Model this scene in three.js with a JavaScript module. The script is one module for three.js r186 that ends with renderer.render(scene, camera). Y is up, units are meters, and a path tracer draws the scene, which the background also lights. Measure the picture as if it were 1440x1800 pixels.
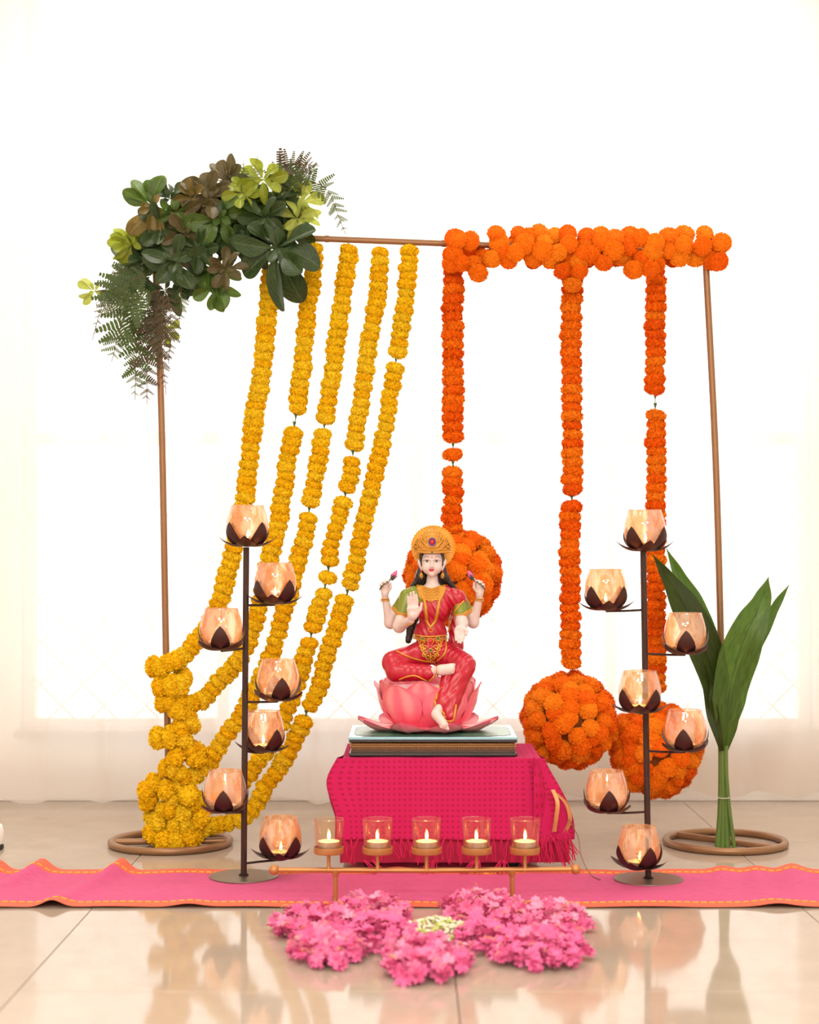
import * as THREE from 'three';
import { mergeGeometries, mergeVertices, toCreasedNormals } from 'three/addons/utils/BufferGeometryUtils.js';
import { RoundedBoxGeometry } from 'three/addons/geometries/RoundedBoxGeometry.js';
import { RectAreaLightUniformsLib } from 'three/addons/lights/RectAreaLightUniformsLib.js';

// ---------------------------------------------------------------- camera, sky, lights, exposure
const scene = new THREE.Scene();
const FOCAL = 2900, EYE = 0.967, PITCH = Math.atan(80 / FOCAL);
const camera = new THREE.PerspectiveCamera(2 * Math.atan(900 / FOCAL) * 180 / Math.PI, 1440 / 1800, 0.05, 200);
camera.position.set(0, EYE, 0);
camera.rotation.set(PITCH, 0, 0);
camera.focus = 5.2;
camera.userData.fStop = 2.0;
const renderer = new THREE.WebGLRenderer({ antialias: true });
renderer.setSize(1440, 1800);
renderer.shadowMap.enabled = true;
renderer.toneMapping = THREE.LinearToneMapping;
renderer.toneMappingExposure = 1.0;
RectAreaLightUniformsLib.init();
scene.background = new THREE.Color(1, 0.99, 0.982);      // bright overcast daylight
scene.backgroundIntensity = 2.35;
const WALL_Z = -6.6, CEIL = 3.6, SIDE = 3.6, REAR = 2.6;
// unseen ceiling lamps, placed to light the display and floor: [x, z, width, length, intensity]
const UNSEEN_PANELS = [[-1.3, 0.5, 1.2, 0.6, 42], [1.3, 0.5, 1.2, 0.6, 42], [-1.3, -2.4, 1.2, 0.6, 9], [1.3, -2.4, 1.2, 0.6, 9], [0, 1.7, 1.2, 0.6, 42], [-1.3, -5.3, 1.2, 0.6, 8], [1.3, -5.3, 1.2, 0.6, 8]];

// ---------------------------------------------------------------- helpers
const TAU = Math.PI * 2, V = (x, y, z) => new THREE.Vector3(x, y, z);
function rng(seed) { let a = seed >>> 0; return () => { a = (a + 0x6d2b79f5) | 0; let t = Math.imul(a ^ (a >>> 15), 1 | a); t = (t + Math.imul(t ^ (t >>> 7), 61 | t)) ^ t; return ((t ^ (t >>> 14)) >>> 0) / 4294967296; }; }
const clamp = (x, a, b) => Math.min(b, Math.max(a, x)), lerp = (a, b, t) => a + (b - a) * t, smooth = (a, b, x) => { const t = clamp((x - a) / (b - a), 0, 1); return t * t * (3 - 2 * t); };
const cp = Math.cos(PITCH), sp = Math.sin(PITCH);
// a point of the place that stands D metres before the camera, measured in the photograph
function at(px, py, D) {
  const u = (px - 720) / FOCAL, v = (900 - py) / FOCAL, y = sp + v * cp, z = cp - v * sp;
  return V(u * D / z, EYE + y * D / z, -D);
}
function depthOfGround(py) { const v = (900 - py) / FOCAL, y = sp + v * cp, z = cp - v * sp; return -EYE * z / y; }
const onGround = (px, py) => { const p = at(px, py, depthOfGround(py)); p.y = 0; return p; };
const taken = new Map();
function numbered(name) { const n = taken.get(name) ?? 0; taken.set(name, n + 1); return n ? name + '_' + String(n).padStart(3, '0') : name; }
function shade(o) { o.castShadow = o.receiveShadow = true; return o; }
function tag(o, label, category, group, kind) { if (label) o.userData.label = label; if (category) o.userData.category = category; if (group) o.userData.group = group; if (kind) o.userData.kind = kind; return o; }
function thing(name, label, category, pos = V(0, 0, 0), group) { const o = new THREE.Group(); o.name = numbered(name); o.position.copy(pos); scene.add(o); return tag(o, label, category, group); }
const partCount = new WeakMap();
function part(parent, name, geo, mat, label) {
  const o = shade(new THREE.Mesh(geo, mat));
  let m = partCount.get(parent); if (!m) partCount.set(parent, m = {});
  const n = m[name] = (m[name] ?? -1) + 1;
  o.name = n ? name + '_' + String(n).padStart(3, '0') : name;
  parent.add(o);
  if (label) o.userData.label = label;
  return o;
}
function partGroup(parent, name) { const o = new THREE.Group(); let m = partCount.get(parent); if (!m) partCount.set(parent, m = {}); const n = m[name] = (m[name] ?? -1) + 1; o.name = n ? name + '_' + String(n).padStart(3, '0') : name; parent.add(o); return o; }
function solid(name, geo, mat, label, category, group) { const o = shade(new THREE.Mesh(geo, mat)); o.name = numbered(name); scene.add(o); return tag(o, label, category, group); }
function struct(name, geo, mat, parent) { const o = shade(new THREE.Mesh(geo, mat)); o.name = parent ? name : numbered(name); (parent ?? scene).add(o); if (!parent) o.userData.kind = 'structure'; return o; }
const box = (w, h, d, x = 0, y = 0, z = 0) => new THREE.BoxGeometry(w, h, d).translate(x, y, z);
const rbox = (w, h, d, r, x = 0, y = 0, z = 0) => new RoundedBoxGeometry(w, h, d, 2, r).translate(x, y, z);
const tube = (pts, r, seg = 40, rad = 8, closed = false) => new THREE.TubeGeometry(new THREE.CatmullRomCurve3(pts, closed, 'centripetal'), seg, r, rad, closed);
const lathe = (prof, seg = 40) => new THREE.LatheGeometry(prof.map((p) => new THREE.Vector2(Math.max(p[0], 1e-5), p[1])), seg);
function merge(list) { return mergeGeometries(list.map((g) => { g = g.index ? g.toNonIndexed() : g; for (const k of Object.keys(g.attributes)) if (!['position', 'normal', 'uv'].includes(k)) g.deleteAttribute(k); if (!g.attributes.uv) g.setAttribute('uv', new THREE.BufferAttribute(new Float32Array(g.attributes.position.count * 2), 2)); return g; })); }
const mat = (o) => new THREE.MeshPhysicalMaterial({ side: THREE.DoubleSide, ...o });
function gridGeo(nu, nv, f) {   // a surface from f(u, v) -> Vector3, u and v from 0 to 1
  const pos = [], uv = [], idx = [];
  for (let j = 0; j <= nv; j++) for (let i = 0; i <= nu; i++) { const p = f(i / nu, j / nv); pos.push(p.x, p.y, p.z); uv.push(i / nu, j / nv); }
  for (let j = 0; j < nv; j++) for (let i = 0; i < nu; i++) { const a = j * (nu + 1) + i, b = a + 1, c = a + nu + 1, d = c + 1; idx.push(a, b, d, a, d, c); }
  const g = new THREE.BufferGeometry();
  g.setAttribute('position', new THREE.Float32BufferAttribute(pos, 3)); g.setAttribute('uv', new THREE.Float32BufferAttribute(uv, 2)); g.setIndex(idx); g.computeVertexNormals();
  return g;
}
function noiseTexture(size, seed, fill) {   // fill(x, y, noise) -> [r, g, b] in 0..255
  const r = rng(seed), cells = [];
  for (let o = 0; o < 5; o++) { const n = 4 << o; cells.push([n, Float32Array.from({ length: n * n }, () => r())]); }
  const val = (o, x, y) => { const [n, c] = cells[o], fx = x * n, fy = y * n, x0 = Math.floor(fx), y0 = Math.floor(fy), tx = smooth(0, 1, fx - x0), ty = smooth(0, 1, fy - y0), g = (i, j) => c[((j % n + n) % n) * n + ((i % n + n) % n)]; return lerp(lerp(g(x0, y0), g(x0 + 1, y0), tx), lerp(g(x0, y0 + 1), g(x0 + 1, y0 + 1), tx), ty); };
  const data = new Uint8Array(size * size * 4);
  for (let y = 0; y < size; y++) for (let x = 0; x < size; x++) {
    const u = x / size, v = y / size, c = fill(u, v, (o) => val(o, u, v), r);
    data.set([clamp(c[0], 0, 255), clamp(c[1], 0, 255), clamp(c[2], 0, 255), 255], (y * size + x) * 4);
  }
  const t = new THREE.DataTexture(data, size, size); t.magFilter = THREE.LinearFilter; t.minFilter = THREE.LinearMipmapLinearFilter; t.generateMipmaps = true; t.wrapS = t.wrapT = THREE.RepeatWrapping; t.needsUpdate = true;
  return t;
}
const srgb = (t) => { t.colorSpace = THREE.SRGBColorSpace; return t; };
// surface nets: a closed smooth surface where field(x, y, z) = 0 (negative inside)
function netSurface(field, lo, hi, cell) {
  const n = [0, 1, 2].map((k) => Math.ceil((hi[k] - lo[k]) / cell) + 1), N = n[0] * n[1] * n[2], f = new Float32Array(N), id = (i, j, k) => (k * n[1] + j) * n[0] + i;
  for (let k = 0; k < n[2]; k++) for (let j = 0; j < n[1]; j++) for (let i = 0; i < n[0]; i++) f[id(i, j, k)] = field(lo[0] + i * cell, lo[1] + j * cell, lo[2] + k * cell);
  const vid = new Int32Array(N).fill(-1), pos = [], idx = [];
  const E = [[0, 1], [2, 3], [4, 5], [6, 7], [0, 2], [1, 3], [4, 6], [5, 7], [0, 4], [1, 5], [2, 6], [3, 7]];
  const v = new Float32Array(8);
  for (let k = 0; k < n[2] - 1; k++) for (let j = 0; j < n[1] - 1; j++) for (let i = 0; i < n[0] - 1; i++) {
    let m = 0;
    for (let c = 0; c < 8; c++) { v[c] = f[id(i + (c & 1), j + (c >> 1 & 1), k + (c >> 2))]; if (v[c] < 0) m |= 1 << c; }
    if (m === 0 || m === 255) continue;
    let x = 0, y = 0, z = 0, q = 0;
    for (const [a, b] of E) { if ((v[a] < 0) === (v[b] < 0)) continue; const t = v[a] / (v[a] - v[b]); x += lerp(a & 1, b & 1, t); y += lerp(a >> 1 & 1, b >> 1 & 1, t); z += lerp(a >> 2, b >> 2, t); q++; }
    vid[id(i, j, k)] = pos.length / 3;
    pos.push(lo[0] + (i + x / q) * cell, lo[1] + (j + y / q) * cell, lo[2] + (k + z / q) * cell);
  }
  const quad = (a, b, c, d, flip) => { if (a < 0 || b < 0 || c < 0 || d < 0) return; flip ? idx.push(a, c, b, a, d, c) : idx.push(a, b, c, a, c, d); };
  for (let k = 1; k < n[2] - 1; k++) for (let j = 1; j < n[1] - 1; j++) for (let i = 1; i < n[0] - 1; i++) {
    const s = f[id(i, j, k)] < 0;
    if (s !== f[id(i + 1, j, k)] < 0) quad(vid[id(i, j - 1, k - 1)], vid[id(i, j, k - 1)], vid[id(i, j, k)], vid[id(i, j - 1, k)], !s);
    if (s !== f[id(i, j + 1, k)] < 0) quad(vid[id(i - 1, j, k - 1)], vid[id(i - 1, j, k)], vid[id(i, j, k)], vid[id(i, j, k - 1)], !s);
    if (s !== f[id(i, j, k + 1)] < 0) quad(vid[id(i - 1, j - 1, k)], vid[id(i, j - 1, k)], vid[id(i, j, k)], vid[id(i - 1, j, k)], !s);
  }
  const nor = new Float32Array(pos.length), e = cell * 0.5;
  for (let p = 0; p < pos.length; p += 3) {
    const [x, y, z] = [pos[p], pos[p + 1], pos[p + 2]];
    const g = V(field(x + e, y, z) - field(x - e, y, z), field(x, y + e, z) - field(x, y - e, z), field(x, y, z + e) - field(x, y, z - e)).normalize();
    nor[p] = g.x; nor[p + 1] = g.y; nor[p + 2] = g.z;
  }
  const g = new THREE.BufferGeometry();
  g.setAttribute('position', new THREE.Float32BufferAttribute(pos, 3)); g.setAttribute('normal', new THREE.BufferAttribute(nor, 3)); g.setIndex(idx);
  g.setAttribute('uv', new THREE.BufferAttribute(new Float32Array(pos.length / 3 * 2), 2));
  return g;
}
// ---------------------------------------------------------------- the room
const M = {
  wall: mat({ color: '#efe9e0', roughness: 0.9 }),
  white: mat({ color: '#f2efe9', roughness: 0.5 }),
  tile: [0, 1, 2, 3].map((k) => mat({ color: ['#c8b9aa', '#c6b6a6', '#cabcae', '#c7b8a8'][k], roughness: 0.07, ior: 1.45 })),
  grout: mat({ color: '#9c8a76', roughness: 0.8 }),
  sheer: mat({ color: '#fffcf8', transmission: 0.86, roughness: 0.8, specularIntensity: 0.1 }),
  pane: mat({ color: '#ffffff', transmission: 1, roughness: 0.02 }),
  frame: mat({ color: '#eeeae3', roughness: 0.5 }),
  grille: mat({ color: '#d6d0c6', roughness: 0.6 }),
  sill: mat({ color: '#a88f70', roughness: 0.5 }),
  skirting: mat({ color: '#f4f2ee', roughness: 0.3 }),
};
{
  M.tile.forEach((m, k) => { m.map = srgb(noiseTexture(256, 11 + k, (u, v, n) => { const a = 225 + 22 * (n(1) * 0.5 + n(2) * 0.3 + n(4) * 0.2); return [a, a - 1, a - 3]; })); m.bumpMap = noiseTexture(128, 31, (u, v, n) => { const a = 255 * (n(0) * 0.7 + n(1) * 0.3); return [a, a, a]; }); m.bumpScale = 0.0006; });
  // floor slab with tiles laid on it
  const floor = struct('floor', box(SIDE * 2, 0.1, REAR - WALL_Z, 0, -0.058, (REAR + WALL_Z) / 2), M.grout);
  const T = 0.98, x0 = -0.875, z0 = -5.665, gap = 0.0022, tiles = {};
  for (let j = -1; j < 9; j++) for (let i = -4; i < 5; i++) {
    const xa = Math.max(x0 + i * T, -SIDE), xb = Math.min(x0 + (i + 1) * T, SIDE), za = Math.max(z0 + j * T, WALL_Z), zb = Math.min(z0 + (j + 1) * T, REAR);
    if (xb - xa < 0.02 || zb - za < 0.02) continue;
    const key = (xb - xa).toFixed(3) + (zb - za).toFixed(3);
    tiles[key] ??= rbox(xb - xa - gap, 0.008, zb - za - gap, 0.0012, 0, -0.004, 0);
    const t = part(floor, 'tile', tiles[key], M.tile[Math.abs(i * 7 + j * 3 + i * j) % 4]);
    t.position.set((xa + xb) / 2, 0, (za + zb) / 2);
  }
  struct('ceiling', box(SIDE * 2, 0.15, REAR - WALL_Z + 0.4, 0, CEIL + 0.075, (REAR + WALL_Z) / 2), M.wall);
  struct('wall_left', box(0.2, CEIL, REAR - WALL_Z + 0.4, -SIDE - 0.1, CEIL / 2, (REAR + WALL_Z) / 2), M.wall);
  struct('wall_right', box(0.2, CEIL, REAR - WALL_Z + 0.4, SIDE + 0.1, CEIL / 2, (REAR + WALL_Z) / 2), M.wall);
  // wall behind the curtains: three wide openings; low wall beneath, lintel above
  const SILL = 0.27, HEAD = 3.4, open = [[-3.35, -1.74], [-1.56, 1.62], [1.8, 3.35]];
  const wz = WALL_Z - 0.1, pieces = [box(SIDE * 2, SILL, 0.2, 0, SILL / 2, wz), box(SIDE * 2, CEIL - HEAD, 0.2, 0, (CEIL + HEAD) / 2, wz)];
  let last = -SIDE;
  for (const [a, b] of [...open, [SIDE, SIDE]]) { pieces.push(box(a - last, HEAD - SILL, 0.2, (a + last) / 2, (HEAD + SILL) / 2, wz)); last = b; }
  struct('wall_back', merge(pieces), M.wall);
  open.forEach(([a, b], k) => {
    const w = new THREE.Group(); w.name = 'window_' + (k + 1); w.userData.kind = 'structure'; w.position.set((a + b) / 2, SILL, WALL_Z - 0.1); scene.add(w);
    const W = b - a, H = HEAD - SILL, f = 0.05, tr = 1.18;
    for (const s of [-1, 1]) part(w, 'jamb', rbox(f, H, 0.07, 0.006, s * (W - f) / 2, H / 2, 0), M.frame);
    for (const y of [f / 2, tr, H - f / 2]) part(w, 'rail', rbox(W - 2 * f, f, 0.07, 0.006, 0, y, 0), M.frame);
    const N = k === 1 ? 4 : 2, L = W / N - (N + 1) * f / N, P = 0.17, h = tr - f;
    for (let q = 1; q < N; q++) part(w, 'mullion', rbox(f, H - 2 * f, 0.06, 0.006, -W / 2 + f / 2 + q * (L + f), H / 2, 0), M.frame);
    for (let q = 0; q < N; q++) {
      const cx = -W / 2 + f + L / 2 + q * (L + f);
      part(w, 'pane', new THREE.PlaneGeometry(L, tr - 1.5 * f).translate(cx, tr / 2 + f / 4, -0.01), M.pane);
      part(w, 'pane', new THREE.PlaneGeometry(L, H - tr - 1.5 * f).translate(cx, (H + tr) / 2 - f / 4, -0.01), M.pane);
      const bars = [];                                  // diagonal security grille over the lower lights
      for (let x = -h; x < L; x += P) for (const d of [1, -1]) {
        let xa = x, xb = x + h, ya = 0, yb = h; if (xa < 0) { ya -= xa; xa = 0; } if (xb > L) { yb -= xb - L; xb = L; } if (yb - ya < 0.03) continue;
        const A = V(xa - L / 2, ya + f, 0.05), B = V(xb - L / 2, yb + f, 0.05); if (d < 0) { A.x *= -1; B.x *= -1; }
        const len = A.distanceTo(B), g = box(len, 0.0055, 0.005); g.rotateZ(Math.atan2(B.y - A.y, B.x - A.x)); g.translate(cx + (A.x + B.x) / 2, (A.y + B.y) / 2, 0.05 + d * 0.003); bars.push(g);
      }
      part(w, 'grille', merge(bars), M.grille);
    }
    struct('window_sill', rbox(W, 0.03, 0.16, 0.006, 0, 0.001, 0.1), M.sill, w);
  });
  struct('baseboard_back', rbox(SIDE * 2, 0.05, 0.02, 0.004, 0, 0.025, WALL_Z + 0.01), M.skirting);
  // the wall behind the camera, with one tall window and a doorway shut by a door
  const rw = [box(SIDE * 2, CEIL - 2.9, 0.2, 0, (CEIL + 2.9) / 2, REAR + 0.1), box(SIDE + 0.4, 2.9, 0.2, (-SIDE + 0.4) / 2, 1.45, REAR + 0.1), box(SIDE - 2.6, 2.9, 0.2, (SIDE + 2.6) / 2, 1.45, REAR + 0.1), box(2.2, 0.5, 0.2, 1.5, 0.25, REAR + 0.1)];
  struct('wall_front', merge(rw), M.wall);
  const w4 = new THREE.Group(); w4.name = 'window_4'; w4.userData.kind = 'structure'; w4.position.set(1.5, 0.5, REAR + 0.1); scene.add(w4);
  for (const s of [-1, 1]) part(w4, 'jamb', rbox(0.06, 2.4, 0.08, 0.006, s * 1.07, 1.2, 0), M.frame);
  for (const y of [0.03, 2.37]) part(w4, 'rail', rbox(2.08, 0.06, 0.08, 0.006, 0, y, 0), M.frame);
  part(w4, 'mullion', rbox(0.06, 2.28, 0.07, 0.006, 0, 1.2, 0), M.frame);
  for (const s of [-1, 1]) part(w4, 'pane', new THREE.PlaneGeometry(0.98, 2.26).translate(s * 0.53, 1.2, 0), M.pane);
}
// sheer curtains, floor length, gathered in irregular folds
{
  const panels = [[-3.45, -1.62, 1], [-1.7, 0.02, 2], [-0.06, 1.72, 3], [1.62, 3.45, 4]];
  const lab = ['sheer cream curtain at the far left, beyond the left post of the frame', 'sheer cream curtain behind the yellow garlands', 'sheer cream curtain behind the orange garlands and the statue', 'sheer cream curtain at the far right, behind the long green leaves'];
  panels.forEach(([a, b, seed], k) => {
    const r = rng(100 + seed), ph = Array.from({ length: 8 }, () => r() * TAU), W = b - a, top = 3.5, hem = 0.045;
    const fold = (x, v) => { const g = smooth(0, 1, v); return (0.026 * Math.sin(x * 24 + ph[0] + 1.4 * Math.sin(x * 4.2 + ph[1])) + 0.005 * Math.sin(x * 57 + ph[2] + 1.1 * Math.sin(x * 9 + ph[3])) + 0.02 * Math.sin(x * 11 + ph[4])) * (0.75 + 0.35 * g * Math.sin(x * 2.6 + ph[5])); };
    const g = gridGeo(420, 24, (u, v) => { const x = u * W, gather = 0.012 * Math.sin(x * 31 + ph[6] + v * 1.2); return V(a + x + gather, lerp(hem + 0.012 * Math.sin(x * 23 + ph[7]), top, 1 - v), WALL_Z + 0.16 + (k % 2) * 0.14 + fold(x + 0.02 * v, v)); });
    const t = thing('sheer_curtain', lab[k], 'curtain', V(0, 0, 0), 'sheer curtains along the window wall');
    part(t, 'cloth', g, M.sheer);
  });
  const rod = thing('curtain_rod', 'long curtain rod above the sheer curtains', 'rod', V(0, 3.52, WALL_Z + 0.23));
  part(rod, 'pole', new THREE.CylinderGeometry(0.014, 0.014, 7.0, 16).rotateZ(Math.PI / 2), M.frame);
  for (const x of [-3.3, -1.15, 1.15, 3.3]) part(rod, 'bracket', rbox(0.02, 0.03, 0.22, 0.004, x, 0, -0.1), M.frame);
}
// ceiling lamps out of view, lighting the display front and the floor
UNSEEN_PANELS.forEach(([x, z, w, l, e], k) => {
  const t = thing('unseen_ceiling_light', ['unseen ceiling light panel behind the camera, left, lighting the flower display', 'unseen ceiling light panel behind the camera, right, lighting the flower display', 'unseen ceiling light panel left of the middle of the room', 'unseen ceiling light panel right of the middle of the room', 'unseen ceiling light panel far behind the camera, lighting the flower display', 'unseen ceiling light panel by the curtains, left, lighting the floor', 'unseen ceiling light panel by the curtains, right, lighting the floor'][k], 'light', V(x, CEIL - 0.02, z), 'unseen ceiling light panels');
  part(t, 'frame', merge([rbox(w + 0.06, 0.04, 0.03, 0.004, 0, 0, l / 2 + 0.015), rbox(w + 0.06, 0.04, 0.03, 0.004, 0, 0, -l / 2 - 0.015), rbox(0.03, 0.04, l, 0.004, w / 2 + 0.015, 0, 0), rbox(0.03, 0.04, l, 0.004, -w / 2 - 0.015, 0, 0)]), M.white);
  part(t, 'unseen_lamp_diffuser', box(w, 0.01, l, 0, 0.01, 0), mat({ color: '#ffffff', emissive: '#fff4e6', emissiveIntensity: 2 }));
  const L = new THREE.RectAreaLight('#fff8f0', e, w, l); L.position.set(x, CEIL - 0.035, z); L.rotation.x = -Math.PI / 2; L.name = 'unseen_ceiling_lamp_light'; scene.add(L);
});

// outside: a paved terrace out of view, placed to dim the lower windows
struct('unseen_terrace', box(40, 0.1, 24, 0, -0.15, WALL_Z - 12.3), mat({ color: '#e8e3dc', roughness: 0.9 }));
// ---------------------------------------------------------------- the copper backdrop frame
Object.assign(M, {
  copper: mat({ color: '#96704f', metalness: 0.5, roughness: 0.38 }),
  stem: mat({ color: '#4c6a2c', roughness: 0.7 }),
  foam: mat({ color: '#8a4a10', roughness: 0.9 }),
  thread: mat({ color: '#5d6b3a', roughness: 0.9 }),
});
const FD = 5.58;
{
  const base = at(775, 1484, FD); base.y = 0;
  const t = thing('backdrop_frame', 'tall copper pipe frame standing on two ring bases, hung with marigold garlands', 'frame', base);
  const L = (px, py, D = FD) => at(px, py, D).sub(base);
  const pole = (pts, r, name) => part(t, name, tube(pts, r, 30, 14), M.copper);
  pole([L(271, 412), L(283, 700), L(292, 1150), V(L(299, 1480).x, 0.02, 0)], 0.0115, 'post');
  pole([L(1240, 442), L(1258, 800), L(1268, 1150), V(L(1275, 1480).x, 0.02, 0)], 0.0115, 'post');
  pole([L(269, 409), L(570, 420), L(860, 431), L(1243, 443)], 0.0105, 'crossbar');
  for (const [x, y] of [[780, 428], [575, 420], [1243, 443], [270, 409]]) { const g = new THREE.CylinderGeometry(0.0125, 0.0125, 0.014, 16).rotateZ(Math.PI / 2); const p = L(x, y); part(t, 'coupling', g.translate(p.x, p.y, p.z), M.copper); }
  for (const [px, turn] of [[300, 0.06], [1275, -0.75]]) {
    const c = L(px, 1483); c.y = 0;
    const ring = part(t, 'ring_base', new THREE.TorusGeometry(0.197, 0.0125, 16, 80).rotateX(Math.PI / 2).translate(c.x, 0.0125, c.z), M.copper);
    part(ring, 'ring_crossbar', new THREE.CylinderGeometry(0.011, 0.011, 0.385, 14).rotateZ(Math.PI / 2).rotateY(turn).translate(c.x, 0.0125, c.z), M.copper);
  }
}
// ---------------------------------------------------------------- marigold flowers
function marigold(seed, dome) {   // unit radius, axis y; many small ruffled petals, their tips curled outwards, round a core
  const r = rng(seed), pos = [], col = [], idx = [];
  const flat = dome ? 0.62 : 0.52, n = dome ? 330 : 380;
  for (let i = 0; i < n; i++) {
    const y = dome ? lerp(0.98, -0.6, Math.pow((i + 0.5) / n, 0.85)) : lerp(0.97, -0.97, (i + 0.5) / n), a = i * 2.39996 + r() * 0.5, q = Math.sqrt(1 - y * y);
    const dir = V(q * Math.cos(a), y + (r() - 0.5) * 0.12, q * Math.sin(a)).normalize(), roll = dome ? (r() - 0.5) * 0.8 : (r() - 0.5) * 2.4;
    const side = V().crossVectors(dir, Math.abs(dir.y) > 0.95 ? V(1, 0, 0) : UP).normalize().applyAxisAngle(dir, roll), up = V().crossVectors(side, dir), at0 = pos.length / 3;
    const base = 0.68, tip = 0.92 + r() * 0.12, w = 0.07 + r() * 0.03, curl = (dome ? -1 : r() < 0.5 ? 1 : -1) * (0.7 + r() * 0.8), tone = 0.86 + r() * 0.14;
    const P = (l, s, c) => { const k = lerp(base, tip, l), p = V(dir.x * k, dir.y * k * flat, dir.z * k).addScaledVector(side, s * w).addScaledVector(up, c * w); pos.push(p.x, p.y, p.z); col.push(tone, tone, tone); };
    P(0, 0, 0); P(0.6, -0.8, 0.05); P(0.6, 0.8, -0.05); P(0.9, -0.95, curl * 0.8); P(1, 0, curl * 0.45); P(0.88, 0.95, curl * 0.7);
    idx.push(at0, at0 + 2, at0 + 1, at0 + 1, at0 + 4, at0 + 3, at0 + 1, at0 + 2, at0 + 4, at0 + 2, at0 + 5, at0 + 4);
  }
  const g = new THREE.BufferGeometry(), core = new THREE.IcosahedronGeometry(0.86, 2), cpos = core.attributes.position, off = pos.length / 3;
  for (let i = 0; i < cpos.count; i++) { pos.push(cpos.getX(i), cpos.getY(i) * flat, cpos.getZ(i)); col.push(0.86, 0.86, 0.86); idx.push(off + i); }
  g.setAttribute('position', new THREE.Float32BufferAttribute(pos, 3)); g.setAttribute('color', new THREE.Float32BufferAttribute(col, 3)); g.setIndex(idx); g.computeVertexNormals();
  return g;
}
const UP = V(0, 1, 0);
const STRUNG = [1, 2, 3].map((s) => marigold(s, false)), DOME = [4, 5, 6].map((s) => marigold(s, true));
const bloom = (hex) => mat({ color: hex, vertexColors: true, roughness: 0.8, specularIntensity: 0.25 });
const YEL = ['#ffd41c', '#ffcf16', '#ffd826', '#ffcb12'].map(bloom), ORA = ['#ff8010', '#fd740a', '#ff8c18', '#f96a08'].map(bloom);
function flower(parent, geos, mats, p, axis, R, r, squash = 1) {
  const o = part(parent, 'marigold_flower', geos[Math.floor(r() * geos.length)], mats[Math.floor(r() * mats.length)]);
  o.position.copy(p); o.quaternion.setFromUnitVectors(UP, axis.clone().normalize()).multiply(new THREE.Quaternion().setFromAxisAngle(UP, r() * TAU));
  o.scale.set(R, R * squash, R);
  return o;
}
function strand(label, group, mats, pts, { D = FD, px = 16, pitch = 15, gaps = [], seed = 1, extra = [] }) {
  const r = rng(seed), U = D / FOCAL;
  const world = pts.map(([x, y, d]) => at(x, y, d ?? D)), t = thing('marigold_garland', label, 'garland', world[0].clone(), group);
  const c = new THREE.CatmullRomCurve3(world, false, 'centripetal'), len = c.getLength(), n = Math.round(len / (pitch * U)), base = t.position;
  c.arcLengthDivisions = 600;
  const stringPts = []; for (let i = 0; i <= 60; i++) stringPts.push(c.getPointAt(i / 60).sub(base));
  part(t, 'thread', tube(stringPts, 0.0016, 120, 5), M.thread);
  const rowOf = (p) => 900 - FOCAL * Math.tan(Math.atan2(p.y - EYE, -p.z) - PITCH), skip = new Set();
  for (const [a, b] of gaps) { let best = 0, far = 1e9; for (let i = 0; i < n; i++) { const e = Math.abs(rowOf(c.getPointAt((i + 0.5) / n)) - (a + b) / 2); if (e < far) { far = e; best = i; } } skip.add(best); }
  for (let i = 0; i < n; i++) {
    const u = (i + 0.5) / n, p = c.getPointAt(u);
    if (skip.has(i)) { const g = new THREE.ConeGeometry(0.007, 0.024, 8).rotateX(Math.PI), o = part(t, 'calyx', g, M.stem); o.position.copy(p.sub(base)); continue; }
    const tan = c.getTangentAt(u); tan.x += (r() - 0.5) * 0.35; tan.z += (r() - 0.5) * 0.5; tan.y += (r() - 0.5) * 0.2;
    const R = px * U * (1.0 + r() * 0.16);
    p.x += (r() - 0.5) * 0.006; p.z += (r() - 0.5) * 0.006;
    flower(t, STRUNG, mats, p.sub(base), tan, R, r, 1.2 + r() * 0.22);
  }
  for (const [x, y, d, ax, ay, az] of extra) flower(t, STRUNG, mats, at(x, y, d ?? D).sub(base), V(ax ?? 1, ay ?? 0, az ?? 0), px * 1.28 * U * (0.95 + r() * 0.12), r, 1.5);
  return t;
}
const yg = 'yellow marigold garlands swept to the left post', og = 'orange marigold garlands hanging straight down';
strand('first yellow garland from the left, starting under the big dark leaves', yg, YEL, [[478, 470], [474, 512], [462, 640], [446, 740], [432, 860], [420, 930], [407, 980], [396, 1024], [384, 1062], [362, 1105], [340, 1132], [320, 1157], [296, 1166, 5.53], [276, 1180, 5.53]], { seed: 21, px: 17, extra: [[282, 1208, 5.53, 1, .1], [301, 1206, 5.52], [318, 1205, 5.53], [322, 1190, 5.6, 1, .5], [270, 1172, 5.6]] });
strand('second yellow garland from the left, with one lone flower between two gaps', yg, YEL, [[553, 430], [553, 464], [544, 525], [536, 594], [528, 678], [519, 739], [514, 767], [505, 817], [494, 888], [487, 935], [474, 980], [462, 1040], [446, 1100], [422, 1158], [392, 1190], [356, 1230], [328, 1238, 5.55], [300, 1236, 5.52], [278, 1237, 5.53]], { seed: 22, gaps: [[723, 733], [747, 759]], px: 16.5, extra: [[312, 1250, 5.52, .6, .5], [326, 1256, 5.55, .4, .7], [334, 1272, 5.54, .5, .6]] });
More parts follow.
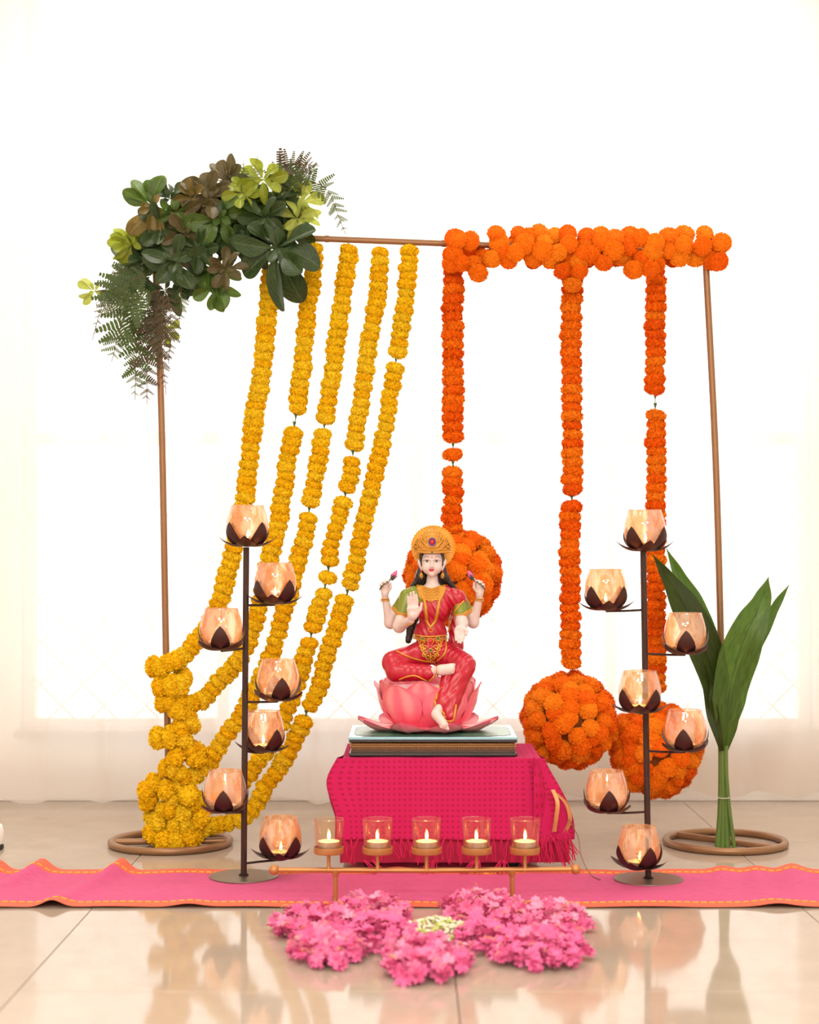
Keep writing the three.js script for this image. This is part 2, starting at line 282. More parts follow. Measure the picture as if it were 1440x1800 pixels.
strand('third yellow garland, the middle one of the five', yg, YEL, [[615, 432], [606, 497], [594, 580], [586, 650], [575, 719], [567, 767], [556, 830], [544, 894], [537, 935], [524, 985], [512, 1030], [498, 1075], [482, 1137], [464, 1180], [442, 1224], [417, 1266], [397, 1293], [378, 1324], [352, 1356], [328, 1368, 5.54], [306, 1352, 5.51], [282, 1351, 5.52]], { seed: 23, gaps: [[742, 751], [894, 900]], px: 16.5, extra: [[277, 1297, 5.52, 1, .1], [300, 1296, 5.51], [318, 1284, 5.52, .8, .4], [331, 1316, 5.53, .5, .6], [342, 1332, 5.54, .4, .7], [309, 1332, 5.51, .8, -.3], [344, 1318, 5.57, .4, .7], [322, 1300, 5.52, .7, .6]] });
strand('fourth yellow garland, hung second from the orange ones, broken by several gaps', yg, YEL, [[669, 437], [664, 511], [653, 578], [642, 650], [633, 719], [622, 783], [617, 830], [605, 878], [594, 915], [583, 960], [576, 1010], [567, 1048], [554, 1092], [536, 1157], [524, 1200], [507, 1242], [488, 1284], [457, 1335], [432, 1370], [400, 1398], [366, 1416], [333, 1426, 5.56], [300, 1425, 5.52], [276, 1424, 5.52]], { seed: 24, gaps: [[787, 799], [866, 876], [998, 1005], [1015, 1032], [1110, 1117]], px: 16, extra: [[256, 1392, 5.53, 1, .2], [272, 1376, 5.54, .8, .5], [292, 1389, 5.51, 1, -.1], [331, 1397, 5.52, .2, .3, .9], [262, 1408, 5.55, .7, -.6], [312, 1380, 5.54, .9, .3], [302, 1405, 5.53, 1, .1], [345, 1410, 5.56, .7, -.5]] });
strand('fifth yellow garland, nearest to the orange ones and lowest in its sweep', yg, YEL, [[721, 434], [718, 472], [711, 539], [700, 611], [692, 658], [681, 733], [669, 789], [658, 839], [647, 894], [635, 940], [627, 980], [617, 1022], [608, 1050], [597, 1085], [575, 1150], [556, 1222], [541, 1249], [524, 1290], [495, 1344], [465, 1386], [440, 1428], [414, 1444], [381, 1450], [346, 1456, 5.56], [318, 1452, 5.52], [298, 1454, 5.51]], { seed: 25, gaps: [[626, 632], [1037, 1050], [1255, 1262]], px: 16, extra: [[269, 1467, 5.53, .6, .6], [288, 1480, 5.5, 1, 0], [309, 1480, 5.5, 1, .1], [331, 1472, 5.53, .8, .4], [278, 1447, 5.53, 1, .2], [322, 1432, 5.53, 1, -.2], [352, 1440, 5.55, .8, -.3], [270, 1440, 5.58, .6, .4], [344, 1466, 5.56]] });
strand('orange garland behind the statue, left of the three', og, ORA, [[797, 470], [796, 560], [797, 700], [796, 850], [795, 936]], { D: 5.62, seed: 31, px: 18.5, pitch: 16, gaps: [[787, 794], [815, 824]] });
strand('orange garland in the middle of the three', og, ORA, [[1007, 470], [1004, 560], [1005, 700], [1006, 850], [1002, 960], [1003, 1080], [1003, 1172]], { D: 5.62, seed: 32, px: 18, pitch: 16, gaps: [[866, 878]] });
strand('orange garland nearest to the right post', og, ORA, [[1153, 470], [1152, 560], [1152, 700], [1154, 850], [1153, 960], [1153, 1080], [1154, 1215]], { D: 5.7, seed: 33, px: 17.5, pitch: 16, gaps: [[694, 702], [712, 730]] });
// the thick orange garland that wraps the right half of the crossbar
{
  const r = rng(41), U = 5.54 / FOCAL, base = at(1000, 445, 5.56);
  const t = thing('marigold_bar_garland', 'thick orange garland of round marigolds wrapped along the right half of the crossbar', 'garland', base);
  const F = [[160, 100], [212, 108], [140, 168], [130, 212], [172, 205], [232, 212], [250, 250], [285, 185], [312, 188], [330, 75], [342, 115], [370, 165], [385, 195], [430, 80], [452, 122], [520, 70], [542, 112], [530, 152], [590, 85], [642, 75], [645, 122], [600, 160], [645, 195], [700, 165], [742, 168], [722, 85], [732, 118], [790, 112], [845, 95], [840, 150], [797, 205], [908, 82], [912, 132], [960, 95], [970, 190], [930, 235], [882, 180], [1012, 160], [1025, 210], [1022, 115], [1082, 90], [1080, 150], [1152, 78], [1150, 127], [1130, 180], [1240, 82], [1230, 132], [1200, 180], [1312, 117], [1300, 200], [1275, 195], [692, 245], [662, 300], [782, 85], [622, 240], [572, 190], [492, 182], [475, 95], [415, 160], [145, 95], [1000, 230], [680, 210]];
  for (const [x, y] of F) {
    const d = 5.56 - r() * 0.035 - (Math.abs(y - 130) < 45 ? 0.02 : 0), a = V((r() - 0.5) * 1.2, (110 - y) / 90 + (r() - 0.5) * 0.6, 0.9);
    flower(t, DOME, ORA, at(740 + x / 2.483, 380 + y / 2.483, d).sub(base), a, (16.5 + r() * 3.5) * U, r, 1.15);
  }
  for (let k = 0; k < 30; k++) flower(t, DOME, ORA, at(790 + k * 16.2 + r() * 8, 428 + r() * 30, 5.6).sub(base), V(r() - 0.5, r() - 0.4, -0.9), 17 * U, r, 1.2);
  part(t, 'thread', tube([at(790, 430, 5.59).sub(base), at(1000, 437, 5.59).sub(base), at(1270, 444, 5.59).sub(base)], 0.002, 30, 5), M.thread);
}
// the three marigold balls
[[796, 1013, 86, 5.68, 'large orange marigold ball half hidden behind the statue'], [1001, 1265, 84, 5.64, 'large orange marigold ball under the middle orange garland, beside the pink cloth'], [1152, 1318, 82, 5.74, 'large orange marigold ball behind the right candle stand']].forEach(([px, py, rp, D, label], k) => {
  const r = rng(51 + k), U = D / FOCAL, R = rp * U, c = at(px, py, D), t = thing('marigold_ball', label, 'flower ball', c, 'orange marigold balls');
  part(t, 'foam_core', new THREE.SphereGeometry(R * 0.74, 24, 16), M.foam);
  const n = 104, q = 0.2 * R;
  for (let i = 0; i < n; i++) {
    const y = 1 - 2 * (i + 0.5) / n, a = i * 2.39996 + r() * 0.5, s = Math.sqrt(1 - y * y), d = V(s * Math.cos(a), y + (r() - 0.5) * 0.1, s * Math.sin(a)).normalize();
    const f = q * (0.93 + r() * 0.3);
    flower(t, DOME, ORA, d.clone().multiplyScalar(R * (0.82 + r() * 0.07)), d.clone().add(V((r() - .5) * .3, (r() - .5) * .3, (r() - .5) * .3)), f, r, 1.45);
  }
  part(t, 'hanging_loop', tube([V(0, R * 0.7, 0), V(0.004, R * 1.02, 0), V(0, R * 1.25, 0)], 0.0016, 12, 5), M.thread);
});
// ---------------------------------------------------------------- lotus candle stands, bowls, candles
Object.assign(M, {
  bronze: mat({ color: '#4a2e2a', metalness: 0.6, roughness: 0.42 }),
  disc: mat({ color: '#8d8378', metalness: 0.75, roughness: 0.35 }),
  amber: mat({ color: '#fff8f0', transmission: 0.72, roughness: 0.05, specularIntensity: 1, clearcoat: 0.6, clearcoatRoughness: 0.03, ior: 1.7 }),
  clear: mat({ color: '#fdf6ee', transmission: 1, roughness: 0.02, ior: 1.45 }),
  wax: mat({ color: '#f6e6cd', roughness: 0.5, emissive: '#ffb45a', emissiveIntensity: 0.0 }),
  tin: mat({ color: '#c9c4bc', metalness: 0.9, roughness: 0.35 }),
  wick: mat({ color: '#2a2018', roughness: 0.9 }),
  flame: mat({ color: '#ffe0a8', emissive: '#ffd489', emissiveIntensity: 14 }),
  hammered: mat({ color: '#43302b', metalness: 0.55, roughness: 0.5 }),
});
M.amber.map = srgb(noiseTexture(256, 77, (u, v, n) => { const k = n(1) * 0.5 + n(2) * 0.3 + n(4) * 0.2, q = smooth(0.4, 0.62, k); return [lerp(255, 240, q), lerp(242, 196, q), lerp(230, 150, q)]; })); M.amber.map.repeat.set(2, 0.35);
M.hammered.bumpMap = noiseTexture(128, 5, (u, v, n) => { const a = 255 * n(4); return [a, a, a]; }); M.hammered.bumpScale = 0.0012;
const flameGeo = lathe([[0, 0], [0.0028, 0.003], [0.0043, 0.009], [0.0036, 0.015], [0.0018, 0.022], [0, 0.028]], 14);
function tealight(label, group, p, R, H = 0.016, glow = 0.01, lean = 0) {   // p: centre of its foot
  const t = thing('tealight_candle', label, 'candle', p, group);
  part(t, 'cup', lathe([[0, 0], [R * 0.97, 0], [R, 0.001], [R, H], [R * 0.985, H], [R * 0.975, H - 0.002]], 32), M.tin);
  part(t, 'wax', lathe([[R * 0.975, H - 0.004], [R * 0.97, H - 0.0015], [R * 0.6, H - 0.0018], [R * 0.2, H - 0.003], [0, H - 0.0034]], 32), M.wax);
  part(t, 'wick', new THREE.CylinderGeometry(0.0008, 0.001, 0.009, 6).translate(0, H + 0.001, 0), M.wick);
  const f = part(t, 'flame', flameGeo, M.flame); f.position.y = H + 0.003; f.rotation.z = lean;
  const l = new THREE.PointLight('#ffb25e', glow); l.name = 'flame_light'; l.position.set(p.x, p.y + H + 0.014, p.z); l.shadow.radius = 0.25; scene.add(l);
  return t;
}
const bowlProfile = [[0.001, 0], [14, 0.5], [23, 4.5], [31, 13], [35.5, 23], [37, 33], [36, 44], [33, 56], [29.6, 66], [28.6, 70]];
function leafBlade(W, L, curve, nu = 6, nv = 8, base = 0.14, cup = 0.35, lift = 0) {   // a pointed metal petal from its foot; curve(v) gives [outward, up]
  return gridGeo(nu, nv, (u, v) => { const s = (u - 0.5) * 2, w = W * Math.pow(Math.sin(Math.PI * clamp(lerp(base, 1, Math.pow(v, 0.82)), 0, 1)), 0.75), [o, h] = curve(v), a = s * w; return V(a, h + lift * a * a / W, o - cup * a * a / W); });
}
function candleStand(label, px0, py0, tx, ty, bowls, turn) {
  const c = onGround(px0, py0), D = -c.z, U = D / FOCAL, t = thing('candle_stand', label, 'candle stand', c), L = (x, y, d = D) => at(x, y, d).sub(c);
  c.y = 0; t.position.y = 0.004;
  const lift = (p) => { p.y -= 0.004; return p; };
  part(t, 'base', lathe([[0, 0], [60 * U, 0], [60.5 * U, 0.001], [60.5 * U, 0.004], [60 * U, 0.005], [0, 0.005]], 72), M.disc);
  const top = lift(L(tx, ty)), foot = V(0, 0.004, 0);
  part(t, 'pole', new THREE.TubeGeometry(new THREE.LineCurve3(foot, top), 40, 5.4 * U, 14), M.hammered);
  part(t, 'collar', lathe([[9 * U, 0.005], [8.5 * U, 0.008], [5.5 * U, 0.012]], 20), M.hammered);
  bowls.forEach(([bx, by, rot, name, ydown], k) => {   // by: row of the bowl's foot
    const d = D + (bowls[k][5] ?? 0), p = lift(L(bx, by, d)), hold = partGroup(t, 'lotus_holder'); hold.position.copy(p);
    part(hold, 'dish', lathe([[0, -0.002], [10 * U, -0.002], [18 * U, 2 * U], [18 * U, 2.6 * U], [9 * U, 0], [0, 0]], 28), M.bronze);
    const hug = leafBlade(16.5 * U, 1, (v) => { const a = v * 1.0; return [lerp(16, 40.5, Math.sin(1.57 * Math.min(1, a * 1.25))) * U, (-0.5 + 43 * Math.pow(v, 1.35)) * U]; }, 8, 10, 0.06, 0.2);
    const out = leafBlade(17 * U, 1, (v) => [lerp(10, 52, Math.pow(v, 0.95)) * U, (-1.5 + 0.5 * v + 19 * Math.pow(v, 2.6)) * U], 8, 12, 0.1, 0.2, 0.2);
    for (let i = 0; i < 4; i++) {
      const a = part(hold, 'petal', hug, M.bronze); a.rotation.y = rot + i * Math.PI / 2;
      const b = part(hold, 'petal', out, M.bronze); b.rotation.y = rot + Math.PI / 4 + i * Math.PI / 2;
    }
    if (k) {
      const w = clamp((p.y - foot.y) / (top.y - foot.y), 0, 1), q = foot.clone().lerp(top, w); q.y = p.y - 3 * U + (ydown ?? 0) * U;
      part(t, 'arm', tube([q, V(lerp(q.x, p.x, 0.5), lerp(q.y, p.y - 3 * U, 0.6), lerp(q.z, p.z, 0.5)), V(p.x, p.y - 2.2 * U, p.z)], 2 * U, 10, 8), M.hammered);
    }
    const world = p.clone().add(t.position);
    const b = thing('glass_bowl', 'amber bowl ' + name, 'candle bowl', world.clone().add(V(0, 1.2 * U, 0)), 'amber glass bowls of the lotus candle stands');
    part(b, 'glass', lathe(bowlProfile.map(([x, y]) => [x * U, y * U]), 48), M.amber).rotation.y = k * 1.3;
    part(b, 'rim', new THREE.TorusGeometry(28.6 * U, 0.0009, 8, 48).rotateX(Math.PI / 2).translate(0, 70 * U, 0), M.amber);
    tealight('tealight in amber bowl ' + name, 'tealights in the amber bowls', world.clone().add(V(0, 2.2 * U, 0)), 21 * U, 9 * U + 0.002, 0.010, (k % 3 - 1) * 0.1);
  });
}
const nearY = 'on stand by yellow garlands', nearO = 'on stand by orange balls';
candleStand('bronze lotus candle stand with seven amber bowls in front of the yellow garlands', 428.5, 1544, 433, 962, [
  [435, 960, 0.78, 'topmost, ' + nearY], [484, 1061, 0.75, 'second from top, right of the pole, ' + nearY, 0, -0.01], [389, 1142, 0.06, 'third from top, left of the pole, ' + nearY, 4, -0.06],
  [489, 1231, 0.25, 'fourth from top, right of the pole, ' + nearY], [463, 1321, 0.72, 'fifth from top, half behind the pole, ' + nearY, 9, 0.07], [396, 1427, 0.02, 'sixth from top, left of the pole, ' + nearY, 0, -0.03], [493, 1509, 0.8, 'lowest, by the candle rail, ' + nearY, -8, -0.02]]);
candleStand('bronze lotus candle stand with seven amber bowls in front of the orange balls', 1140, 1549, 1131, 968, [
  [1134, 968, 0.82, 'topmost, ' + nearO], [1065, 1072, 0.78, 'second from top, left of the pole, ' + nearO, 3], [1205, 1149, -0.12, 'third from top, right of the pole, ' + nearO, 3],
  [1125, 1252, 0.62, 'fourth from top, before the pole, ' + nearO, 0, -0.06], [1205, 1320, -0.25, 'fifth from top, right of the pole, ' + nearO, 3], [1067, 1427, 0.0, 'sixth from top, left of the pole, ' + nearO, 3], [1124, 1526, 0.35, 'lowest, over the base, ' + nearO, -4, -0.06]]);
// ---------------------------------------------------------------- the long copper candle rail with five glass cups
{
  Object.assign(M, { rail: mat({ color: '#c08552', metalness: 0.6, roughness: 0.4 }) });
  const D = 4.66, U = D / FOCAL, base = at(748, 1580, D); base.y = 0;
  const t = thing('candle_rail', 'long copper candle rail on two legs holding five glass cups', 'candle holder', base), L = (x, y, d = D) => at(x, y, d).sub(base);
  part(t, 'bar', tube([L(482, 1529), L(748, 1530), L(1012, 1528)], 4.6 * U, 30, 12), M.rail);
  for (const [x, y] of [[482, 1529], [1012, 1528]]) part(t, 'ball_end', new THREE.SphereGeometry(9.2 * U, 24, 16).translate(...L(x, y).toArray()), M.rail);
  for (const [x, x2, ang] of [[590, 590, 0.08], [900, 901, 0.75]]) {
    const a = L(x, 1530), b = V(L(x2, 1560).x, 0.008, 0);
    const leg = part(t, 'leg', tube([a, a.clone().lerp(b, 0.5), b], 4.4 * U, 12, 10), M.rail);
    part(leg, 'foot', new THREE.CapsuleGeometry(0.007, 0.10, 6, 12).rotateX(Math.PI / 2).rotateY(ang).translate(b.x, 0.007, 0.012), M.rail);
    part(leg, 'collar', lathe([[4.4 * U, -8 * U], [6.4 * U, -3 * U], [6.4 * U, 3 * U]], 14).translate(a.x, a.y - 3 * U, 0), M.rail);
  }
  [[578, 'at the left end of the copper rail'], [664, 'second from the left on the copper rail'], [750, 'in the middle of the copper rail'], [838, 'second from the right on the copper rail'], [923, 'at the right end of the copper rail']].forEach(([x, name], k) => {
    const seat = L(x, 1500), s = partGroup(t, 'cup_seat'); s.position.copy(seat);
    part(s, 'ring', lathe([[0, 0], [25 * U, 0], [26 * U, 1 * U], [26.4 * U, 11 * U], [25.4 * U, 11.6 * U], [24.6 * U, 11 * U], [24.4 * U, 2 * U], [0, 2 * U]], 40), M.rail);
    part(s, 'stalk', lathe([[3.2 * U, 0], [3.2 * U, -22 * U], [5.5 * U, -29 * U]], 14), M.rail);
    const w = seat.clone().add(base).add(V(0, 2.4 * U, 0));
    const g = thing('glass_cup', 'clear glass cup ' + name, 'candle cup', w, 'clear glass cups on the copper rail');
    part(g, 'glass', lathe([[0, 0], [20.5 * U, 0], [22.4 * U, 2 * U], [23.3 * U, 12 * U], [26.4 * U, 57 * U], [26 * U, 58 * U], [25.2 * U, 57 * U], [22 * U, 12 * U], [20 * U, 4 * U], [0, 3 * U]], 48), M.clear);
    tealight('tealight in the glass cup ' + name, 'tealights on the copper rail', w.clone().add(V(0, 4.2 * U, 0)), 19.5 * U, 15 * U, 0.012, (k % 2) * 0.12 - 0.05);
  });
}
// ---------------------------------------------------------------- leaves and ferns wired to the frame's upper left corner
const leafTex = (a, b, seed) => srgb(noiseTexture(128, seed, (u, v, n) => { const k = n(2) * 0.5 + n(3) * 0.5, m = Math.exp(-Math.pow((u - 0.5) / 0.025, 2)), e = 0.10 * Math.sin((v * 16 + Math.abs(u - 0.5) * 10) * TAU * 0.5); return [0, 1, 2].map((c) => lerp(a[c], b[c], clamp(k + e, 0, 1)) + 34 * m); }));
const leafMat = (a, b, seed, t = 0.2) => { const m = mat({ color: '#ffffff', roughness: 0.38, transmission: t, specularIntensity: 0.6 }); m.map = leafTex(a, b, seed); return m; };
Object.assign(M, {
  leafDark: leafMat([36, 56, 26], [66, 86, 44], 201, 0.08), leafBrown: leafMat([74, 66, 42], [108, 98, 58], 202, 0.15), leafMid: leafMat([62, 92, 30], [96, 122, 48], 203, 0.3),
  leafLime: leafMat([128, 150, 34], [170, 178, 60], 204, 0.35), leafPale: leafMat([156, 172, 66], [190, 198, 96], 205, 0.35), leafGold: leafMat([112, 96, 48], [142, 122, 62], 206, 0.3),
  fern: mat({ color: '#455c1e', roughness: 0.6, transmission: 0.35 }), fernBrown: mat({ color: '#4b4128', roughness: 0.7, transmission: 0.2 }), twig: mat({ color: '#6a5638', roughness: 0.8 }),
});
// a rounded leaf, widest near its tip; length 1 along +y, face towards +z
const roundLeaf = (bend, fold, wide, twist) => gridGeo(8, 14, (u, v0) => { const v = 1 - Math.pow(1 - v0, 1.7), s = (u - 0.5) * 2, w = wide * (0.05 + 0.95 * Math.pow(smooth(0.02, 0.8, v), 0.9)) * Math.sqrt(Math.max(0, 1 - Math.pow(Math.max(0, v - 0.74) / 0.26, 2))), a = s * w, q = twist * v; return V(a * Math.cos(q), v * (1 - bend * bend * v * 0.18), -bend * v * v + fold * Math.abs(a) + a * Math.sin(q) - 0.03 * Math.sin(v * 8) * s * s); });
const ROUND = [roundLeaf(0.25, 0.4, 0.28, 0.5), roundLeaf(0.5, 0.3, 0.31, -0.4), roundLeaf(0.05, 0.5, 0.26, 0.2), roundLeaf(0.75, 0.35, 0.29, -0.8), roundLeaf(0.35, 0.6, 0.24, 0.9)];
{
  const D = 5.52, U = D / FOCAL, base = at(300, 470, D), r = rng(301);
  const t = thing('foliage_arrangement', 'bunch of rounded dark green leaves and drooping ferns on the frame corner', 'foliage', base);
  // [x, y, length px, leaves, material, mean angle (degrees from up, clockwise), spread, forward, depth shift]
  const S = [
    [310, 460, 54, 11, 'leafDark', 0, 360, 0.35, -0.06], [488, 435, 84, 7, 'leafDark', 168, 195, 0.15, -0.08], [488, 437, 70, 3, 'leafDark', 275, 60, 0.2, -0.05], [372, 470, 46, 7, 'leafMid', 180, 150, 0.25, -0.02], [380, 503, 44, 6, 'leafMid', 185, 150, 0.2, -0.03],
    [397, 472, 36, 8, 'leafBrown', 150, 300, 0.4, -0.07], [268, 362, 48, 5, 'leafMid', 320, 90, 0.1, 0], [268, 366, 58, 3, 'leafGold', 180, 50, 0.2, -0.02], [310, 373, 42, 7, 'leafMid', 190, 220, 0.35, -0.04], [368, 348, 50, 6, 'leafBrown', 10, 130, 0.15, -0.02],
    [368, 352, 42, 4, 'leafBrown', 185, 120, 0.3, -0.04], [337, 348, 36, 7, 'leafGold', 0, 300, 0.4, -0.01], [425, 340, 32, 9, 'leafLime', 0, 360, 0.3, -0.06], [462, 316, 42, 8, 'leafLime', 60, 330, 0.2, -0.05], [523, 385, 38, 9, 'leafPale', 20, 330, 0.35, -0.03],
    [527, 357, 42, 7, 'leafPale', 40, 240, 0.25, 0.02], [463, 383, 46, 8, 'leafDark', 170, 280, 0.35, -0.06], [387, 383, 52, 6, 'leafMid', 140, 220, 0.3, -0.05], [232, 430, 38, 9, 'leafLime', 300, 220, 0.3, 0.0], [483, 352, 50, 7, 'leafDark', 70, 220, 0.3, 0.0],
    [423, 437, 44, 6, 'leafDark', 140, 240, 0.35, -0.05], [327, 413, 44, 8, 'leafBrown', 90, 330, 0.4, -0.05], [350, 440, 42, 8, 'leafDark', 60, 340, 0.4, -0.06], [167, 512, 28, 4, 'leafPale', 270, 120, 0.2, 0.0], [290, 580, 26, 4, 'leafLime', 140, 150, 0.2, 0.05],
    [285, 400, 50, 8, 'leafDark', 330, 300, 0.35, -0.02], [395, 405, 48, 9, 'leafDark', 0, 350, 0.4, -0.03], [430, 400, 46, 8, 'leafDark', 40, 340, 0.4, -0.02], [345, 385, 48, 8, 'leafBrown', 300, 340, 0.4, 0.0], [300, 420, 46, 8, 'leafDark', 250, 340, 0.4, -0.02],
    [400, 360, 42, 8, 'leafMid', 0, 330, 0.4, 0.02], [258, 455, 40, 7, 'leafDark', 260, 260, 0.3, 0.02], [440, 420, 44, 7, 'leafDark', 200, 300, 0.4, -0.03], [330, 490, 40, 7, 'leafDark', 190, 200, 0.3, 0.0], [300, 350, 42, 6, 'leafDark', 20, 160, 0.2, 0.02], [400, 318, 40, 6, 'leafBrown', 30, 160, 0.2, 0.02], [445, 355, 40, 8, 'leafMid', 340, 300, 0.35, 0.0], [505, 410, 44, 6, 'leafDark', 100, 200, 0.3, 0.02], [290, 510, 40, 6, 'leafDark', 185, 180, 0.3, 0.02]];
  const q0 = rng(377); for (let k = 0; k < 16; k++) { const f = k / 15; S.push([245 + 255 * f + (q0() - 0.5) * 40, 430 - 60 * Math.sin(f * 2.4) + (q0() - 0.5) * 70, 46, 7, ['leafDark', 'leafDark', 'leafBrown', 'leafMid'][k % 4], 360 * q0(), 360, 0.2, 0.05]); }
  const innerLeaves = {};
  S.forEach(([x, y, len, n, m, mean, spread, fwd, dz], order) => {
    const inner = order >= 25, s = inner ? new THREE.Group() : partGroup(t, 'sprig'); s.position.copy(at(x, y, D + dz).sub(base));
    const away = V(0, 0, -1).multiplyScalar(0.12);
    part(s, 'twig', tube([V(0, 0, 0), V((300 - x) * U * 0.1, 0.01, -0.05), V((330 - x) * U * 0.25, (430 - (y - 20)) * -U * 0.1, -0.11)], 0.0022, 10, 6), M.twig);
    for (let i = 0; i < 4; i++) {   // small young leaves in the heart of the whorl
      const a = i * 1.7 + r(), L = len * U * (0.36 + r() * 0.2), o = part(s, 'leaf', ROUND[i], M[m]), dir = V(Math.sin(a), Math.cos(a), 0.5 + r() * 0.9).normalize(), z = V(-dir.x * dir.z, -dir.y * dir.z, 1 - dir.z * dir.z + 0.001).normalize(), xx = V().crossVectors(dir, z).normalize();
      o.quaternion.setFromRotationMatrix(new THREE.Matrix4().makeBasis(xx, dir, z)); o.scale.setScalar(L); o.position.set(0, 0, 0.006);
    }
    for (let i = 0; i < n; i++) {
      const a = (mean + (n > 1 ? (i / (spread === 360 ? n : n - 1) - 0.5) * spread : 0) + (r() - 0.5) * 16) * Math.PI / 180, L = len * U * (0.82 + r() * 0.32), o = part(s, 'leaf', ROUND[Math.floor(r() * 5)], M[m]);
      const f = fwd * 1.3 + (r() - 0.45) * 0.9, dir = V(Math.sin(a), Math.cos(a), f).normalize(), z = V(-Math.sin(a) * f, -Math.cos(a) * f, 1).normalize(), xx = V().crossVectors(dir, z).normalize(); z.crossVectors(xx, dir);
      o.quaternion.setFromRotationMatrix(new THREE.Matrix4().makeBasis(xx, dir, z)).multiply(new THREE.Quaternion().setFromAxisAngle(UP, (r() - 0.5) * 1.5));
      o.scale.setScalar(L); o.position.set(dir.x * 0.004, dir.y * 0.004, (r() - 0.3) * 0.012);
    }
    if (inner) { s.updateMatrixWorld(true); for (const o of s.children) (innerLeaves[o.material.uuid] ??= [o.material, []])[1].push(o.geometry.clone().applyMatrix4(o.matrixWorld)); }
  });
  const kinds = Object.values(innerLeaves);
  tag(part(t, 'inner_leaves', mergeGeometries(kinds.map(([, g]) => merge(g)), true), kinds.map(([q]) => q), 'leaves deep in the bunch behind the outer sprigs'), null, null, null, 'stuff');
  // fern fronds: a stalk with pairs of toothed leaflets
  const pinna = (n) => { const pos = [], idx = []; for (let i = 0; i < n; i++) for (const s of [-1, 1]) { const y0 = i / n, l = 0.2 * Math.pow(1 - y0, 0.55) + 0.03, k = pos.length / 3, e = 0.8 / n; pos.push(0, y0, 0, s * l * 0.6, y0 + 0.01, 0.012, s * l, y0 + e * 0.75, -0.012, s * l * 0.5, y0 + e * 1.15, 0, 0, y0 + e, 0); idx.push(k, k + 1, k + 4, k + 1, k + 3, k + 4, k + 1, k + 2, k + 3); } const g = new THREE.BufferGeometry(); g.setAttribute('position', new THREE.Float32BufferAttribute(pos, 3)); g.setIndex(idx); g.setAttribute('uv', new THREE.Float32BufferAttribute(new Float32Array(pos.length / 3 * 2), 2)); g.computeVertexNormals(); return g; };
  const PIN = [pinna(7), pinna(8)];
  const F = [
    [[[268, 470], [220, 488], [168, 535]], 18, 34, 'fern'], [[[262, 480], [215, 505], [185, 560]], 16, 42, 'fern'], [[[275, 510], [225, 545], [196, 636]], 17, 46, 'fern'], [[[280, 520], [245, 590], [237, 704]], 19, 36, 'fern'], [[[283, 520], [262, 600], [258, 712]], 20, 34, 'fernBrown'], [[[288, 520], [284, 600], [292, 694]], 20, 20, 'fernBrown'],
    [[[250, 492], [190, 520], [162, 598]], 18, 14, 'fernBrown'], [[[470, 325], [505, 290], [562, 292]], 16, 30, 'fernBrown'], [[[480, 325], [530, 300], [560, 312]], 14, 30, 'fern'], [[[490, 330], [565, 325], [608, 412]], 20, 28, 'fern'], [[[440, 330], [447, 300], [453, 275]], 12, 16, 'fern'], [[[430, 335], [428, 310], [428, 284]], 11, 14, 'fern'], [[[396, 345], [394, 320], [395, 294]], 11, 14, 'fern'], [[[380, 345], [374, 320], [373, 296]], 11, 14, 'fern'],
    [[[318, 500], [318, 530], [315, 566]], 12, 16, 'fern'], [[[265, 455], [235, 470], [195, 482]], 14, 34, 'fern'], [[[284, 500], [270, 560], [280, 640]], 18, 30, 'fernBrown'], [[[292, 500], [300, 560], [296, 640]], 16, 22, 'fernBrown'], [[[405, 330], [410, 310], [408, 296]], 9, 14, 'fernBrown']];
  F.forEach(([p, n0, len0, m], k) => { const n = Math.round(n0 * 0.72), len = len0 * 1.12;
    const c = new THREE.CatmullRomCurve3(p.map(([x, y], i) => at(x, y, D + 0.02 - 0.03 * (k % 3) - i * 0.012 * (k % 2 ? 1 : -1)).sub(base)), false, 'centripetal'), f = partGroup(t, 'fern_frond');
    part(f, 'stalk', new THREE.TubeGeometry(c, 16, 0.0013, 5), M.twig);
    const small = [4, 5, 6, 10, 11, 12, 13, 16, 17, 18].includes(k), joined = [];
    for (let i = 0; i < n; i++) for (const s of [-1, 1]) {
      const u = Math.min(0.995, 0.1 + 0.88 * (i + (r() - 0.5) * 0.5 * (i > 0)) / n), q = c.getPointAt(u), tan = c.getTangentAt(u), nrm = V((r() - 0.5) * 0.5, (r() - 0.5) * 0.5, 1).normalize(), side = V().crossVectors(tan, nrm).normalize();
      const dir = side.multiplyScalar(s).addScaledVector(tan, 0.3 + r() * 0.35).add(V((r() - 0.5) * 0.25, -0.15 - 0.2 * r(), (r() - 0.5) * 0.9)).normalize(), xx = V().crossVectors(dir, nrm).normalize(), zz = V().crossVectors(xx, dir);
      const o = small ? new THREE.Mesh(PIN[i % 2], M[m]) : part(f, 'leaflet', PIN[i % 2], M[m]); o.position.copy(q); o.quaternion.setFromRotationMatrix(new THREE.Matrix4().makeBasis(xx, dir, zz)); o.scale.setScalar(len * U * Math.sin(Math.PI * lerp(0.22, 0.97, Math.pow(i / n, 0.9))) * (0.7 + r() * 0.45));
      if (small) { o.updateMatrix(); joined.push(o.geometry.clone().applyMatrix4(o.matrix)); }
    }
    if (small) tag(part(f, 'leaflets', merge(joined), M[m]), null, null, null, 'stuff');
  });
}
